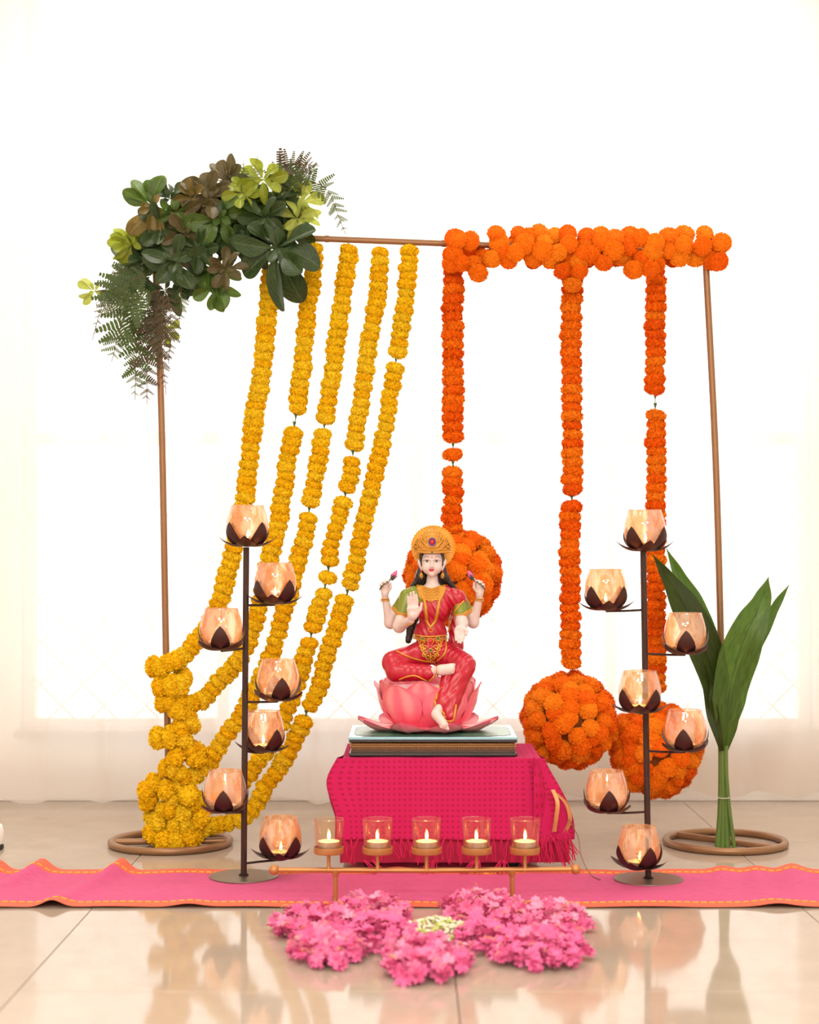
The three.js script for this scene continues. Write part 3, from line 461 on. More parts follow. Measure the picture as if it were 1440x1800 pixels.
// ---------------------------------------------------------------- tall leaves standing in the right ring
{
  const D = 5.5, U = D / FOCAL, base = at(1277, 1488, D), L = (x, y, d = D) => at(x, y, d).sub(base); base.y = 0.0;
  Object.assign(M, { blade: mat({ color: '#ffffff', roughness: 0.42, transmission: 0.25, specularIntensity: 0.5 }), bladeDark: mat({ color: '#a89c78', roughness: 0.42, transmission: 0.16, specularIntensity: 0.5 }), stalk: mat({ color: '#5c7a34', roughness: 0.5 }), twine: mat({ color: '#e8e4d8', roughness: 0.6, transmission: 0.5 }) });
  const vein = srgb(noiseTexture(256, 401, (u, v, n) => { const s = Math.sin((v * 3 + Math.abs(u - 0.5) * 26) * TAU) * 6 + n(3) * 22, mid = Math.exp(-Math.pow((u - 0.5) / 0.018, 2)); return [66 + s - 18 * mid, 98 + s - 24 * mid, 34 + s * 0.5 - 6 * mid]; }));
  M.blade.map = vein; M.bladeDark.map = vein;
  const t = thing('leaf_bunch', 'tied bunch of tall pointed green leaves standing in the right ring base', 'leaves', base);
  const blade = (mid, wide, m, tw, label) => {   // mid: points from foot to tip, wide: half width in pixels along it
    const c = new THREE.CatmullRomCurve3(mid.map(([x, y, d]) => L(x, y, d ?? D)), false, 'centripetal');
    const g = gridGeo(10, 36, (u, v) => { const p = c.getPoint(v), tan = c.getTangent(Math.min(v, 0.999)), s = (u - 0.5) * 2, f = v * (wide.length - 1), i = Math.min(Math.floor(f), wide.length - 2), w = lerp(wide[i], wide[i + 1], smooth(0, 1, f - i) * 0.5 + (f - i) * 0.5) * U, side = V().crossVectors(tan, V(Math.sin(tw), 0, Math.cos(tw))).normalize(); return p.addScaledVector(side, s * w).add(V(0, 0, (0.22 * Math.abs(s) - 0.05) * w + 0.004 * Math.sin(v * 14 + s))); });
    part(t, 'leaf', g, m, label);
  };
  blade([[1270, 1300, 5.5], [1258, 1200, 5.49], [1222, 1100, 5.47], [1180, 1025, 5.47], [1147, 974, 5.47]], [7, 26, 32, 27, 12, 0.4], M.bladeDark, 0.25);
  blade([[1270, 1300, 5.53], [1256, 1190, 5.53], [1226, 1090, 5.53], [1198, 1020, 5.53], [1171, 963, 5.54]], [5, 22, 26, 22, 10, 0.4], M.blade, -0.1);
  blade([[1274, 1310, 5.48], [1284, 1210, 5.46], [1310, 1120, 5.44], [1338, 1060, 5.44], [1351, 1014, 5.44]], [7, 29, 34, 28, 15, 0.4], M.blade, -0.15);
  blade([[1274, 1312, 5.53], [1300, 1200, 5.53], [1342, 1105, 5.52], [1366, 1062, 5.52], [1387, 1028, 5.52]], [5, 12, 13, 8, 0.5], M.blade, 0.2);
  blade([[1272, 1330, 5.52], [1284, 1280, 5.51], [1292, 1230, 5.51], [1296, 1190, 5.51]], [4, 13, 12, 0.5], M.blade, 0.3);
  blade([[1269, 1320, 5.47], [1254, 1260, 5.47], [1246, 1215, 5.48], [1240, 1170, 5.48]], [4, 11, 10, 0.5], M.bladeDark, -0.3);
  for (const [pts, rr] of [[[[1262, 1489], [1267, 1420], [1268, 1320], [1265, 1240]], 5.4], [[[1278, 1487], [1276, 1420], [1274, 1320], [1276, 1230]], 6.2], [[[1291, 1484], [1282, 1420], [1276, 1340], [1275, 1280]], 3.6], [[[1270, 1488], [1271, 1420], [1270, 1330], [1268, 1260]], 4.4]]) {
    const c = pts.map(([x, y], i) => L(x, y, D - 0.02 + rr * 0.004)); c[0].y = 0.006; part(t, 'stalk', tube(c, rr * U, 20, 8), M.stalk);
  }
  part(t, 'twine', new THREE.TorusGeometry(10 * U, 0.002, 6, 24).rotateX(Math.PI / 2).translate(...L(1272, 1402, 5.49).toArray()), M.twine);
}
// ---------------------------------------------------------------- pink runner with orange borders
{
  const zb = -depthOfGround(1531), zf = -depthOfGround(1597), Wd = zf - zb, r = rng(501);
  const weave = noiseTexture(256, 502, (u, v, n, q) => { const a = 226 + 14 * n(3) + 10 * ((Math.floor(v * 256) & 1) ? 1 : -1) + 8 * (q() - 0.5); return [a, a, a]; }); weave.repeat.set(10, 2); srgb(weave);
  Object.assign(M, { runner: mat({ color: '#e25a90', roughness: 0.85, sheen: 0.3, sheenColor: new THREE.Color('#ff8fc0'), sheenRoughness: 0.5 }), border: mat({ color: '#f57354', roughness: 0.85 }), stitch: mat({ color: '#ffb53a', roughness: 0.7 }) });
  M.runner.map = weave; M.border.map = weave;
  const bump = (x, c, w, h) => h * Math.exp(-Math.pow((x - c) / w, 2));
  // ripples of the cloth at its far and near edges
  const X = (px, D) => (px - 720) / FOCAL * D;
  const far = (x) => bump(x, X(75, 5.1), .035, .034) + bump(x, X(215, 5.1), .032, .036) + bump(x, X(0, 5.1), .03, .03) + bump(x, X(700, 5.1), .05, .008) + bump(x, X(1270, 5.1), .04, .012) + bump(x, X(1330, 5.1), .04, .012) + bump(x, X(1390, 5.1), .04, .018);
  const near = (x) => bump(x, X(90, 4.54), .035, .02) + bump(x, X(330, 4.54), .05, .01) + bump(x, X(1370, 4.54), .05, .008);
  const H = (x, v) => 0.0035 + far(x + 0.10 * v) * Math.pow(1 - v, 1.2) + near(x) * Math.pow(v, 3) + 0.0015 * (1 + Math.sin(x * 17 + v * 3));
  const edge = (x) => 0.006 * Math.sin(x * 11) + 0.004 * Math.sin(x * 29);
  const sheet = (v0, v1, nv, lift) => gridGeo(640, nv, (u, w) => { const x = lerp(-2.1, 2.1, u), v = lerp(v0, v1, w); return V(x, H(x, v) + lift, zb + v * Wd + edge(x) * (1 - v)); });
  const b = V(0, 0, 0), t = thing('table_runner', 'long pink cloth runner with orange borders lying across the floor', 'runner', b);
  part(t, 'cloth', sheet(0.13, 0.87, 14, 0), M.runner);
  part(t, 'border', sheet(0, 0.135, 4, 0.0002), M.border, 'orange border along the far edge');
  part(t, 'border', sheet(0.865, 1, 4, 0.0002), M.border, 'orange border along the near edge');
  for (const v of [0.105, 0.895]) { const ds = []; for (let x = -2.1; x < 2.1; x += 0.0235) { const a = V(x, H(x, v) + 0.0012, zb + v * Wd + edge(x) * (1 - v)), x2 = x + 0.015, c = V(x2, H(x2, v) + 0.0012, zb + v * Wd + edge(x2) * (1 - v)); ds.push(new THREE.TubeGeometry(new THREE.LineCurve3(a, c), 1, 0.0022, 5)); } tag(part(t, 'stitching', merge(ds), M.stitch, 'row of yellow running stitches'), null, null, null, 'stuff'); }
}
// ---------------------------------------------------------------- stool draped with a pink checked cloth
const TD = 5.14, TU = TD / FOCAL, TOP = at(760, 1333, TD + 0.02).y;
{
  const x0 = at(606, 1400, TD).x, x1 = at(948, 1400, TD).x, z1 = -TD, z0 = z1 - 0.40, cx = (x0 + x1) / 2;
  Object.assign(M, { wood: mat({ color: '#4a3628', roughness: 0.6 }), rubber: mat({ color: '#1f1c1a', roughness: 0.8 }), pink: mat({ color: '#c2085a', roughness: 0.85, sheen: 0.25, sheenColor: new THREE.Color('#ff5a94'), sheenRoughness: 0.5 }), pinkNet: mat({ color: '#c80c52', roughness: 0.85, transmission: 0.35 }), goldTape: mat({ color: '#cf9a62', roughness: 0.45, metalness: 0.35 }), fringe: mat({ color: '#c80e50', roughness: 0.85 }) });
  // open-check weave: small squares where the cloth is sheer
  const check = noiseTexture(256, 601, (u, v, n) => { const a = u * 8 % 1, b = v * 8 % 1, q = smooth(0.3, 0.42, a) * smooth(0.3, 0.42, b) * (1 - smooth(0.72, 0.84, a)) * (1 - smooth(0.72, 0.84, b)), k = 1 - 0.3 * q; return [255 * (1 - 0.14 * q), 255 * k * 0.98, 255 * k]; });
  M.pink.map = srgb(check); M.pink.bumpMap = noiseTexture(256, 602, (u, v) => { const a = u * 8 % 1, b = v * 8 % 1, q = smooth(0.3, 0.42, a) * smooth(0.3, 0.42, b) * (1 - smooth(0.72, 0.84, a)) * (1 - smooth(0.72, 0.84, b)); return [255 * (1 - q), 0, 0]; }); M.pink.bumpScale = 0.0005;
  const s = thing('stool', 'low wooden stool hidden under the pink cloth, only a dark foot showing', 'stool', V(cx, 0, (z0 + z1) / 2));
  part(s, 'seat', rbox(x1 - x0 - 0.03, 0.04, 0.37, 0.008, 0, TOP - 0.03, 0), M.wood);
  for (const a of [-1, 1]) for (const b of [-1, 1]) { const l = part(s, 'leg', rbox(0.045, TOP - 0.06, 0.045, 0.006, a * ((x1 - x0) / 2 - 0.085), (TOP - 0.06) / 2 + 0.012, b * 0.14), M.wood); part(l, 'foot', lathe([[0, 0], [0.022, 0], [0.026, 0.006], [0.026, 0.02], [0.02, 0.028], [0, 0.028]], 20).translate(a * ((x1 - x0) / 2 - 0.085), 0, b * 0.14), M.rubber); }
  // the cloth: top plus a skirt that hangs down all round, lower at the back
  const c = thing('draped_cloth', 'bright pink checked cotton cloth draped over the stool beneath the statue', 'cloth', V(cx, 0, (z0 + z1) / 2));
  const hw = (x1 - x0) / 2, hd = 0.20, R = 0.03;
  const rim = (k) => { // k 0..1 round the top edge, counter-clockwise from the back left: left, front, right, back
    const P = [[-hw, -hd], [-hw, hd], [hw, hd], [hw, -hd], [-hw, -hd]], len = [2 * hd, 2 * hw, 2 * hd, 2 * hw], total = 4 * (hw + hd); let q = (k % 1) * total, i = 0; while (q > len[i]) { q -= len[i]; i++; } const f = q / len[i];
    return [lerp(P[i][0], P[i + 1][0], f), lerp(P[i][1], P[i + 1][1], f), i, f, (k % 1) * total];
  };
  const skirt = (v0, v1, nv, bottom, flare, uv) => { const g = gridGeo(360, nv, (u, vv) => {
    const [x, z, side, f] = rim(u), v = lerp(v0, v1, vv), y = lerp(TOP + 0.003, bottom, v), corner = Math.exp(-Math.pow(Math.min(f, 1 - f) / 0.05, 2));
    const nx = x / hw, nz = z / hd, out = 0.006 + flare * v + 0.008 * Math.sin(u * 96 + v * 2) * v * (side === 1 ? 0.6 : 1.6);
    let ox = Math.abs(nx) > 0.97 ? Math.sign(nx) * out : 0, oz = Math.abs(nz) > 0.97 ? Math.sign(nz) * out : 0;
    // cloth pulled out to a point at the left front corner, a loose swag on the right
    if (side <= 1) { const q = Math.exp(-Math.pow((x + hw) / 0.05, 2)) * Math.exp(-Math.pow((z - hd) / 0.05, 2)); ox -= 0.045 * q * Math.exp(-Math.pow((v - 0.28) / 0.3, 2)); }
    if (side === 2 || (side === 1 && f > 0.8)) { const q = smooth(0.55, 1, nz) * smooth(0.8, 1, nx); ox += (0.012 + 0.085 * Math.pow(Math.sin(Math.min(v, 1) * 1.9), 1.3)) * q; }
    return V(x + ox - (side === 1 ? 0.0 : 0), y, z + oz);
  }); const a = g.attributes.uv, total = 4 * (hw + hd); for (let i = 0; i < a.count; i++) a.setXY(i, a.getX(i) * total / 0.132, lerp(v0, v1, a.getY(i)) * uv / 0.132); return g; };
  const topG = gridGeo(20, 20, (u, v) => V((u - 0.5) * 2 * (hw + 0.006), TOP + 0.003 + 0.001 * Math.sin(u * 20) * Math.sin(v * 13), (v - 0.5) * 2 * (hd + 0.006))); { const a = topG.attributes.uv; for (let i = 0; i < a.count; i++) a.setXY(i, a.getX(i) * 2 * hw / 0.132, a.getY(i) * 2 * hd / 0.132); }
  part(c, 'top', topG, M.pink);
  const y1 = at(760, 1474, TD).y, y2 = at(760, 1516, TD).y;
  part(c, 'skirt', skirt(0, 1, 24, y1, 0.012, TOP - y1), M.pink);
  part(c, 'under_layer', skirt(0.3, 1, 14, y2, -0.004, TOP - y2), M.pinkNet, 'thinner net layer hanging below the checked skirt');
  // gold tape along the loose right edge
  const tape = (pts, w) => { const k = new THREE.CatmullRomCurve3(pts.map(([x, y, d]) => at(x, y, d).sub(c.position))); return gridGeo(2, 30, (u, v) => { const p = k.getPoint(v); return p.add(V((u - 0.5) * w, 0, Math.abs(u - 0.5) * 0.006)); }); };
  part(c, 'gold_border', tape([[972, 1388, 5.11], [980, 1410, 5.09], [978, 1436, 5.09], [974, 1462, 5.1]], 0.013), M.goldTape, 'gold tape on the loose right edge');
  part(c, 'gold_border', tape([[978, 1394, 5.12], [995, 1412, 5.12], [1002, 1440, 5.12], [992, 1466, 5.13]], 0.013), M.goldTape, 'gold tape on the loose right edge');
  part(c, 'corner_fold', gridGeo(10, 16, (u, v) => { const a = at(lerp(938, lerp(948, 976, v), u), lerp(1330, 1480, v), 5.13 - 0.04 * Math.sin(u * Math.PI) - 0.01).sub(c.position), b = at(lerp(940, 998, Math.sin(v * 2.2)), lerp(1338, 1478, v), 5.19).sub(c.position); return a.lerp(b, u).add(V(0, 0, 0.014 * Math.sin(u * 7 + v * 4))); }), M.pink);
  // knotted fringe: tassels of twisted threads
  const r = rng(611);
  const tassel = (x, y, ex, ey, d, big) => { const gs = [], A = at(x, y, d).sub(c.position), n = big ? 7 : 4; for (let i = 0; i < n; i++) { const B = at(ex + (r() - 0.5) * (big ? 16 : 7), ey + (r() - 0.5) * 6, d - 0.02 - r() * 0.03).sub(c.position); B.y = Math.max(B.y, 0.006 - 0); const m = A.clone().lerp(B, 0.5).add(V((r() - 0.5) * 0.02, 0.004, 0.012 * r())); gs.push(tube([A.clone().add(V((r() - 0.5) * 0.004, 0, 0)), m, B], 0.0011, 8, 4)); } part(c, 'tassel', merge(gs), M.fringe); };
  for (let k = 0; k < 30; k++) { const x = 604 + k * 12.6; tassel(x, 1474 + r() * 3, x + (r() - 0.5) * 26, 1502 + r() * 20, 5.12, false); }
  for (const [x, ex, ey] of [[640, 660, 1540], [655, 678, 1543], [752, 740, 1541], [762, 757, 1546], [835, 812, 1540], [842, 838, 1543], [880, 872, 1546], [886, 888, 1545]]) tassel(x, 1512, ex, ey, 5.08, true);
  for (let k = 0; k < 12; k++) tassel(930 + k * 5.5, 1468 + r() * 6, 925 + k * 8 + (r() - 0.5) * 14, 1490 + r() * 34, 5.1, k % 3 === 0);
  solid('cord', tube([at(1000, 1440, 5.11), at(1016, 1470, 5.1), at(1022, 1505, 5.06), V(at(1038, 1530, 5.0).x, 0.012, -5.02), V(at(1055, 1547, 4.95).x, 0.006, -4.95)], 0.0016, 30, 6), mat({ color: '#8d6a48', roughness: 0.8 }), 'thin brown string trailing from the pink cloth onto the runner', 'string');
  tassel(995, 1458, 1004, 1512, 5.09, true);
}
// white canister whose edge shows at the left border of the picture
{
  const p = at(-26, 1478, 5.5); p.y = 0; const t = thing('white_canister', 'edge of a white round canister with a dark foot at the left border', 'canister', p), U = 5.5 / FOCAL;
  part(t, 'body', lathe([[0, 0.012], [26 * U, 0.012], [31 * U, 0.02], [31.5 * U, 0.06], [29 * U, 0.078], [22 * U, 0.088], [0, 0.09]], 40), M.white);
  part(t, 'foot', lathe([[0, 0], [30 * U, 0], [32 * U, 0.004], [32 * U, 0.012], [0, 0.014]], 40), M.rubber);
}
// ---------------------------------------------------------------- flower rangoli on the floor
{
  const r = rng(701);
  const blossom = (seed) => { const q = rng(seed), gs = []; for (let k = 0; k < 8; k++) { const a = k * 2.4 + (q() - 0.5) * 0.35, tilt = 0.1 + q() * 1.1, g = gridGeo(3, 4, (u, v) => { const s = (u - 0.5) * 2, w = 0.27 * Math.pow(Math.sin(Math.PI * lerp(0.08, 0.95, v)), 0.8); return V(s * w, 0.16 * v + Math.sin(v * 2.2) * tilt * 0.42 + 0.1 * s * s * v + 0.05 * Math.sin(s * 5 + v * 4), v * 0.95); }); g.rotateY(a); gs.push(g); } return merge(gs); };
  const B = [1, 2, 3, 4, 5].map((k) => blossom(710 + k)), P = ['#f784b4', '#f576aa', '#fa94be', '#fba6c8', '#f06aa2'].map((c) => mat({ color: c, roughness: 0.75, transmission: 0.15 }));
  const U0 = 1 / FOCAL;
  // lobes of the star-shaped pile, in the photograph: centre, half width, half height, how many, where
  const lobes = [[748, 1694, 74, 34, 62, 'in the front lobe'], [575, 1674, 62, 26, 48, 'in the front left lobe'], [548, 1632, 66, 24, 42, 'in the left lobe'], [650, 1610, 66, 22, 40, 'in the far left lobe'], [845, 1604, 66, 24, 42, 'in the far right lobe'], [955, 1628, 80, 28, 48, 'in the right lobe'], [950, 1676, 86, 26, 54, 'in the front right lobe'], [660, 1650, 70, 24, 30, 'left of the white buds'], [860, 1652, 60, 24, 28, 'right of the white buds']];
  const spots = [];
  for (const [x, y, a, b, n, where] of lobes) for (let k = 0; k < n; k++) { const q = Math.sqrt((k + 0.5) / n), th = k * 2.39996 + r() * 0.5; spots.push([x + a * q * Math.cos(th), y + 8 + b * q * Math.sin(th), where, 1 - q]); }
  let shown = 0; const heapM = [], heap = [];
  spots.forEach(([x, y, where, mid], k) => {
    const g = onGround(x, y), s = 0.0175 + r() * 0.006, inner = Math.hypot((x - 765) / 62, (y - 1640) / 16) < 0.9;
    if (inner) return;
    const put = (o, h) => { o.position.set(g.x + (r() - 0.5) * 0.012, h, g.z + (r() - 0.5) * 0.012); o.rotation.set((r() - 0.5) * 1.7 + 0.35, r() * TAU, (r() - 0.5) * 1.7, 'XYZ'); o.scale.setScalar(s); };
    const h = 0.012 + (0.012 + 0.03 * Math.sqrt(Math.max(0, mid))) * (0.6 + 0.6 * r());
    if (shown < 290) { const o = solid('pink_blossom', B[k % 5], P[Math.floor(r() * 5)], 'small pink blossom heaped ' + where + ' of the flower rangoli', 'flower', 'pink blossoms ' + where + ' of the flower rangoli'); put(o, h); shown++; } else { heap.push([g, h, s]); }
    for (let i = 0; i < 3; i++) { const o = new THREE.Object3D(); put(o, 0.011 + h * 0.45 * r()); o.updateMatrix(); heapM.push(o.matrix.clone()); }
  });
  for (const [g, h, s] of heap) { const o = new THREE.Object3D(); o.position.set(g.x, h, g.z); o.rotation.set(r() - 0.2, r() * 6, r() - 0.5); o.scale.setScalar(s); o.updateMatrix(); heapM.push(o.matrix.clone()); }
  const im = new THREE.InstancedMesh(B[0], mat({ color: '#f06fa6', roughness: 0.75 }), heapM.length); heapM.forEach((m, i) => im.setMatrixAt(i, m)); im.name = 'pink_petal_heap'; tag(im, 'under layer of pink petals of the star-shaped flower rangoli on the floor', 'petals', null, 'stuff'); scene.add(im);
  // yellow stamens and threads between the blossoms
  const st = []; for (let k = 0; k < 130; k++) { const s = spots[Math.floor(r() * spots.length)], g = onGround(s[0], s[1]), a = r() * TAU, h = 0.03 + r() * 0.025, l = 0.012 + r() * 0.014; st.push(tube([V(g.x, h, g.z), V(g.x + l * 0.5 * Math.cos(a), h + 0.005, g.z + l * 0.5 * Math.sin(a)), V(g.x + l * Math.cos(a), h - 0.004, g.z + l * Math.sin(a))], 0.0009, 4, 4)); }
  solid('yellow_stamens', merge(st), mat({ color: '#ecc070', roughness: 0.7 }), 'fine yellow stamens scattered over the pink blossoms', 'stamens').userData.kind = 'stuff';
  // white and green buds in the middle
  const bud = new THREE.SphereGeometry(1, 10, 8).scale(0.55, 0.55, 1.25), n = 190, bm = new THREE.InstancedMesh(bud, mat({ color: '#ffffff', roughness: 0.6 }), n), o = new THREE.Object3D(), cc = new THREE.Color();
  for (let k = 0; k < n; k++) { const q = Math.sqrt((k + 0.5) / n), th = k * 2.39996, g = onGround(765 + 66 * q * Math.cos(th), 1648 + 19 * q * Math.sin(th)); o.position.set(g.x, 0.012 + 0.034 * (1 - q) + 0.008 * r(), g.z); o.rotation.set(r() * 3, r() * 6, r() * 3); o.scale.setScalar(0.0062 + r() * 0.002); o.updateMatrix(); bm.setMatrixAt(k, o.matrix); bm.setColorAt(k, cc.set(['#f3efdc', '#e9e6c4', '#c9d07a', '#b5bf5c', '#f6f2e6'][Math.floor(r() * 5)])); }
  bm.name = 'flower_buds'; tag(bm, 'heap of small white and pale green buds in the middle of the flower rangoli', 'flower buds', null, 'stuff'); scene.add(bm);
}
// ---------------------------------------------------------------- the painted statue on its lotus seat and carved plinth
{
  const paint = (hex, o = {}) => mat({ color: hex, roughness: 0.36, clearcoat: 0.35, clearcoatRoughness: 0.2, ...o });
  const K = { skin: paint('#e0cdc8', { roughness: 0.45, clearcoat: 0.15 }), red: paint('#bb0a2e'), green: paint('#7d8c1e'), gold: paint('#d89a35', { metalness: 0.3, roughness: 0.38 }), goldDark: paint('#ab7728', { metalness: 0.3 }), hair: paint('#1b1514', { roughness: 0.5 }), halo: paint('#f7a812', { roughness: 0.5 }),
    pink: paint('#ffffff', { vertexColors: true }), lips: paint('#cf2a48'), eye: paint('#ddd3ca'), dark: paint('#3a2a24'), lid: paint('#7d6656'), gem: paint('#d3202c', { roughness: 0.15 }), violet: paint('#6a3f86'), jade: paint('#2f6b45', { roughness: 0.2 }), bud: paint('#e85a9a'), sepal: paint('#2f4a34'), nail: paint('#c8475a'),
    plinth: paint('#3b2517', { roughness: 0.5 }), plinthDark: paint('#1f1a18'), teal: paint('#8fc6d4', { roughness: 0.18, clearcoat: 0.8, clearcoatRoughness: 0.08 }), moss: paint('#5f9a7c', { roughness: 0.25 }) };
  const D0 = 5.36, U = D0 / FOCAL, TOPY = TOP + 0.004, PH = 0.0585;
  const base = V(at(760, 1300, D0).x, TOPY, -D0);
  const t = thing('statue', 'painted statue of a four-armed woman in red sari seated on a pink lotus', 'statue', base);
  const S = (px, py, z = 0) => at(px, py, D0 - z * U).sub(base).divideScalar(U);
  const fit = (g) => g.scale(U, U, U), put = (name, g, m, parent = t, label) => part(parent, name, fit(g), m, label);
  // distance helpers, all in statue units
  const cap = (a, b, ra, rb = ra) => { const d = b.clone().sub(a), L = d.lengthSq() || 1e-6; return (x, y, z) => { const px = x - a.x, py = y - a.y, pz = z - a.z, h = clamp((px * d.x + py * d.y + pz * d.z) / L, 0, 1), qx = px - d.x * h, qy = py - d.y * h, qz = pz - d.z * h; return Math.sqrt(qx * qx + qy * qy + qz * qz) - lerp(ra, rb, h); }; };
  const ell = (c, rx, ry, rz) => (x, y, z) => { const px = (x - c.x) / rx, py = (y - c.y) / ry, pz = (z - c.z) / rz, k0 = Math.sqrt(px * px + py * py + pz * pz), k1 = Math.sqrt((px / rx) ** 2 + (py / ry) ** 2 + (pz / rz) ** 2); return k1 < 1e-6 ? -Math.min(rx, ry, rz) : k0 * (k0 - 1) / k1; };
  const smin = (a, b, k) => { const h = Math.max(k - Math.abs(a - b), 0) / k; return Math.min(a, b) - h * h * k * 0.25; };
  const join = (list, k) => (x, y, z) => { let d = list[0](x, y, z); for (let i = 1; i < list.length; i++) d = smin(d, list[i](x, y, z), k); return d; };
  const chain = (pts, ra, rb) => { const out = []; for (let i = 0; i + 1 < pts.length; i++) out.push(cap(pts[i], pts[i + 1], lerp(ra, rb, i / (pts.length - 1)), lerp(ra, rb, (i + 1) / (pts.length - 1)))); return join(out, 1.2); };
  const net = (f, pts, pad, cell) => { const lo = [1e9, 1e9, 1e9], hi = [-1e9, -1e9, -1e9]; for (const p of pts) [p.x, p.y, p.z].forEach((q, i) => { lo[i] = Math.min(lo[i], q - pad); hi[i] = Math.max(hi[i], q + pad); }); return netSurface(f, lo, hi, cell); };
  // first point of a field seen along the sight line through a place in the photograph
  const hit = (f, px, py, z0 = 130, toward = null, depth = 0) => { let z = z0; for (let i = 0; i < 200; i++) { const p = S(px, py, z), d = f(p.x, p.y, p.z); if (d < 0.15) return p; z -= Math.max(d * 0.6, 0.12); if (z < -40) break; } return toward ? hit(f, lerp(px, toward[0], 0.1), lerp(py, toward[1], 0.1), z0, depth < 14 ? toward : null, depth + 1) : S(px, py, 0); };
  const onto = (f, pts, r, lift = 0.4, seg = 60, rad = 8, toward = null) => { const c = new THREE.CatmullRomCurve3(pts.map(([x, y]) => V(x, y, 0)), false, 'centripetal'), q = []; for (let i = 0; i <= seg; i++) { const p = c.getPoint(i / seg), h = hit(f, p.x, p.y, 130, toward); h.z += lift; q.push(h); } return new THREE.TubeGeometry(new THREE.CatmullRomCurve3(q), seg * 2, r, rad); };
  const beads = (f, pts, r, n, lift = 0.8) => { const c = new THREE.CatmullRomCurve3(pts.map(([x, y]) => V(x, y, 0)), false, 'centripetal'), g = []; for (let i = 0; i <= n; i++) { const p = c.getPointAt(i / n), h = hit(f, p.x, p.y); g.push(new THREE.IcosahedronGeometry(r, 1).translate(h.x, h.y, h.z + lift)); } return merge(g); };
  const patch = (f, cx, cy, shape, lift = 0.3, n = 28, m = 5) => gridGeo(n, m, (u, v) => { const [dx, dy] = shape(u * TAU), h = hit(f, cx + dx * v, cy + dy * v, 60); h.z += lift; return h; });
  // ------------------------------------------------ plinth
  const pw = at(908, 1300, 5.165).x - at(612, 1300, 5.165).x, pd = 0.37, pz = 5.36 - 5.165 - pd / 2;
  const pl = partGroup(t, 'plinth');
  part(pl, 'block', rbox(pw - 0.012, PH * 0.62, pd - 0.012, 0.003, 0, PH * 0.40, pz), K.plinth);
  part(pl, 'foot_moulding', rbox(pw, PH * 0.2, pd, 0.004, 0, PH * 0.1, pz), K.plinthDark);
  part(pl, 'top_slab', rbox(pw, PH * 0.14, pd, 0.003, 0, PH * 0.82, pz), K.plinthDark);
  const gold = []; for (const y of [0.66, 0.56]) gold.push(rbox(pw - 0.006, 0.0016, pd - 0.006, 0.0006, 0, PH * y, pz)); part(pl, 'gold_line', merge(gold), K.gold);
  const lace = [], zf = pz + pd / 2 - 0.006; for (let i = 0; i < 62; i++) { const x = (i - 30.5) * pw / 63; lace.push(new THREE.IcosahedronGeometry(0.0015, 1).translate(x, PH * 0.71, zf)); lace.push(new THREE.TorusGeometry(0.0028, 0.0007, 5, 12).translate(x, PH * 0.48, zf)); lace.push(new THREE.ConeGeometry(0.0018, 0.007, 5).rotateX(Math.PI).translate(x, PH * 0.36, zf)); lace.push(new THREE.IcosahedronGeometry(0.0009, 0).translate(x + pw / 126, PH * 0.3, zf)); }
  tag(part(pl, 'lace_carving', merge(lace), K.goldDark, 'dull gold lace carving along the front'), null, null, null, 'stuff');
  part(pl, 'glazed_top', rbox(pw + 0.004, 0.009, pd + 0.004, 0.003, 0, PH - 0.0015, pz), K.teal, 'glossy pale blue painted top');
  part(pl, 'painted_mat', gridGeo(90, 8, (u, v) => { const a = u * TAU, k = 1 + 0.018 * Math.sin(u * TAU * 34), r = Math.pow(Math.pow(Math.abs(Math.cos(a)), 7) + Math.pow(Math.abs(Math.sin(a)), 7), -1 / 7) * k * v; return V(r * Math.cos(a) * (pw / 2 - 0.014), PH + 0.0038 + 0.0025 * (1 - v * v), pz + r * Math.sin(a) * (pd / 2 - 0.026)); }), K.moss, 'green painted mat with a wavy edge');
  // ------------------------------------------------ lotus seat
  const LC = V(S(752, 1284, 0).x, PH / U + 3, 0), pinkCol = (g, f) => { const c = new Float32Array(g.attributes.position.count * 3), uv = g.attributes.uv; for (let i = 0; i < uv.count; i++) c.set(f(uv.getX(i), uv.getY(i)), i * 3); g.setAttribute('color', new THREE.BufferAttribute(c, 3)); return g; };
  const A = new THREE.Color('#f9547c'), Bc = new THREE.Color('#ff9ea6'), Cc = new THREE.Color('#c22a56'), mixc = (a, b, k) => [lerp(a.r, b.r, k), lerp(a.g, b.g, k), lerp(a.b, b.b, k)];
  const thick = (nu, nv, f, th) => { const a = gridGeo(nu, nv, f), n = a.attributes.normal, p = a.attributes.position, b = a.clone(), q = b.attributes.position; for (let i = 0; i < q.count; i++) { const u = a.attributes.uv.getX(i), v = a.attributes.uv.getY(i), e = th * Math.min(1, 6 * Math.min(u, 1 - u, 1 - v) + 0.25); q.setXYZ(i, p.getX(i) - n.getX(i) * e, p.getY(i) - n.getY(i) * e, p.getZ(i) - n.getZ(i) * e); } b.computeVertexNormals(); const edge = gridGeo(nu * 2 + nv * 2, 1, (u, v) => { const m = nu * 2 + nv * 2, k = Math.round(u * m) % m; let i, j; if (k < nu) { i = k; j = 0; } else if (k < nu + nv) { i = nu; j = k - nu; } else if (k < 2 * nu + nv) { i = nu - (k - nu - nv); j = nv; } else { i = 0; j = nv - (k - 2 * nu - nv); } const id = j * (nu + 1) + i, src = v < 0.5 ? p : q; return V(src.getX(id), src.getY(id), src.getZ(id)); }); return merge([a, b, edge]); };
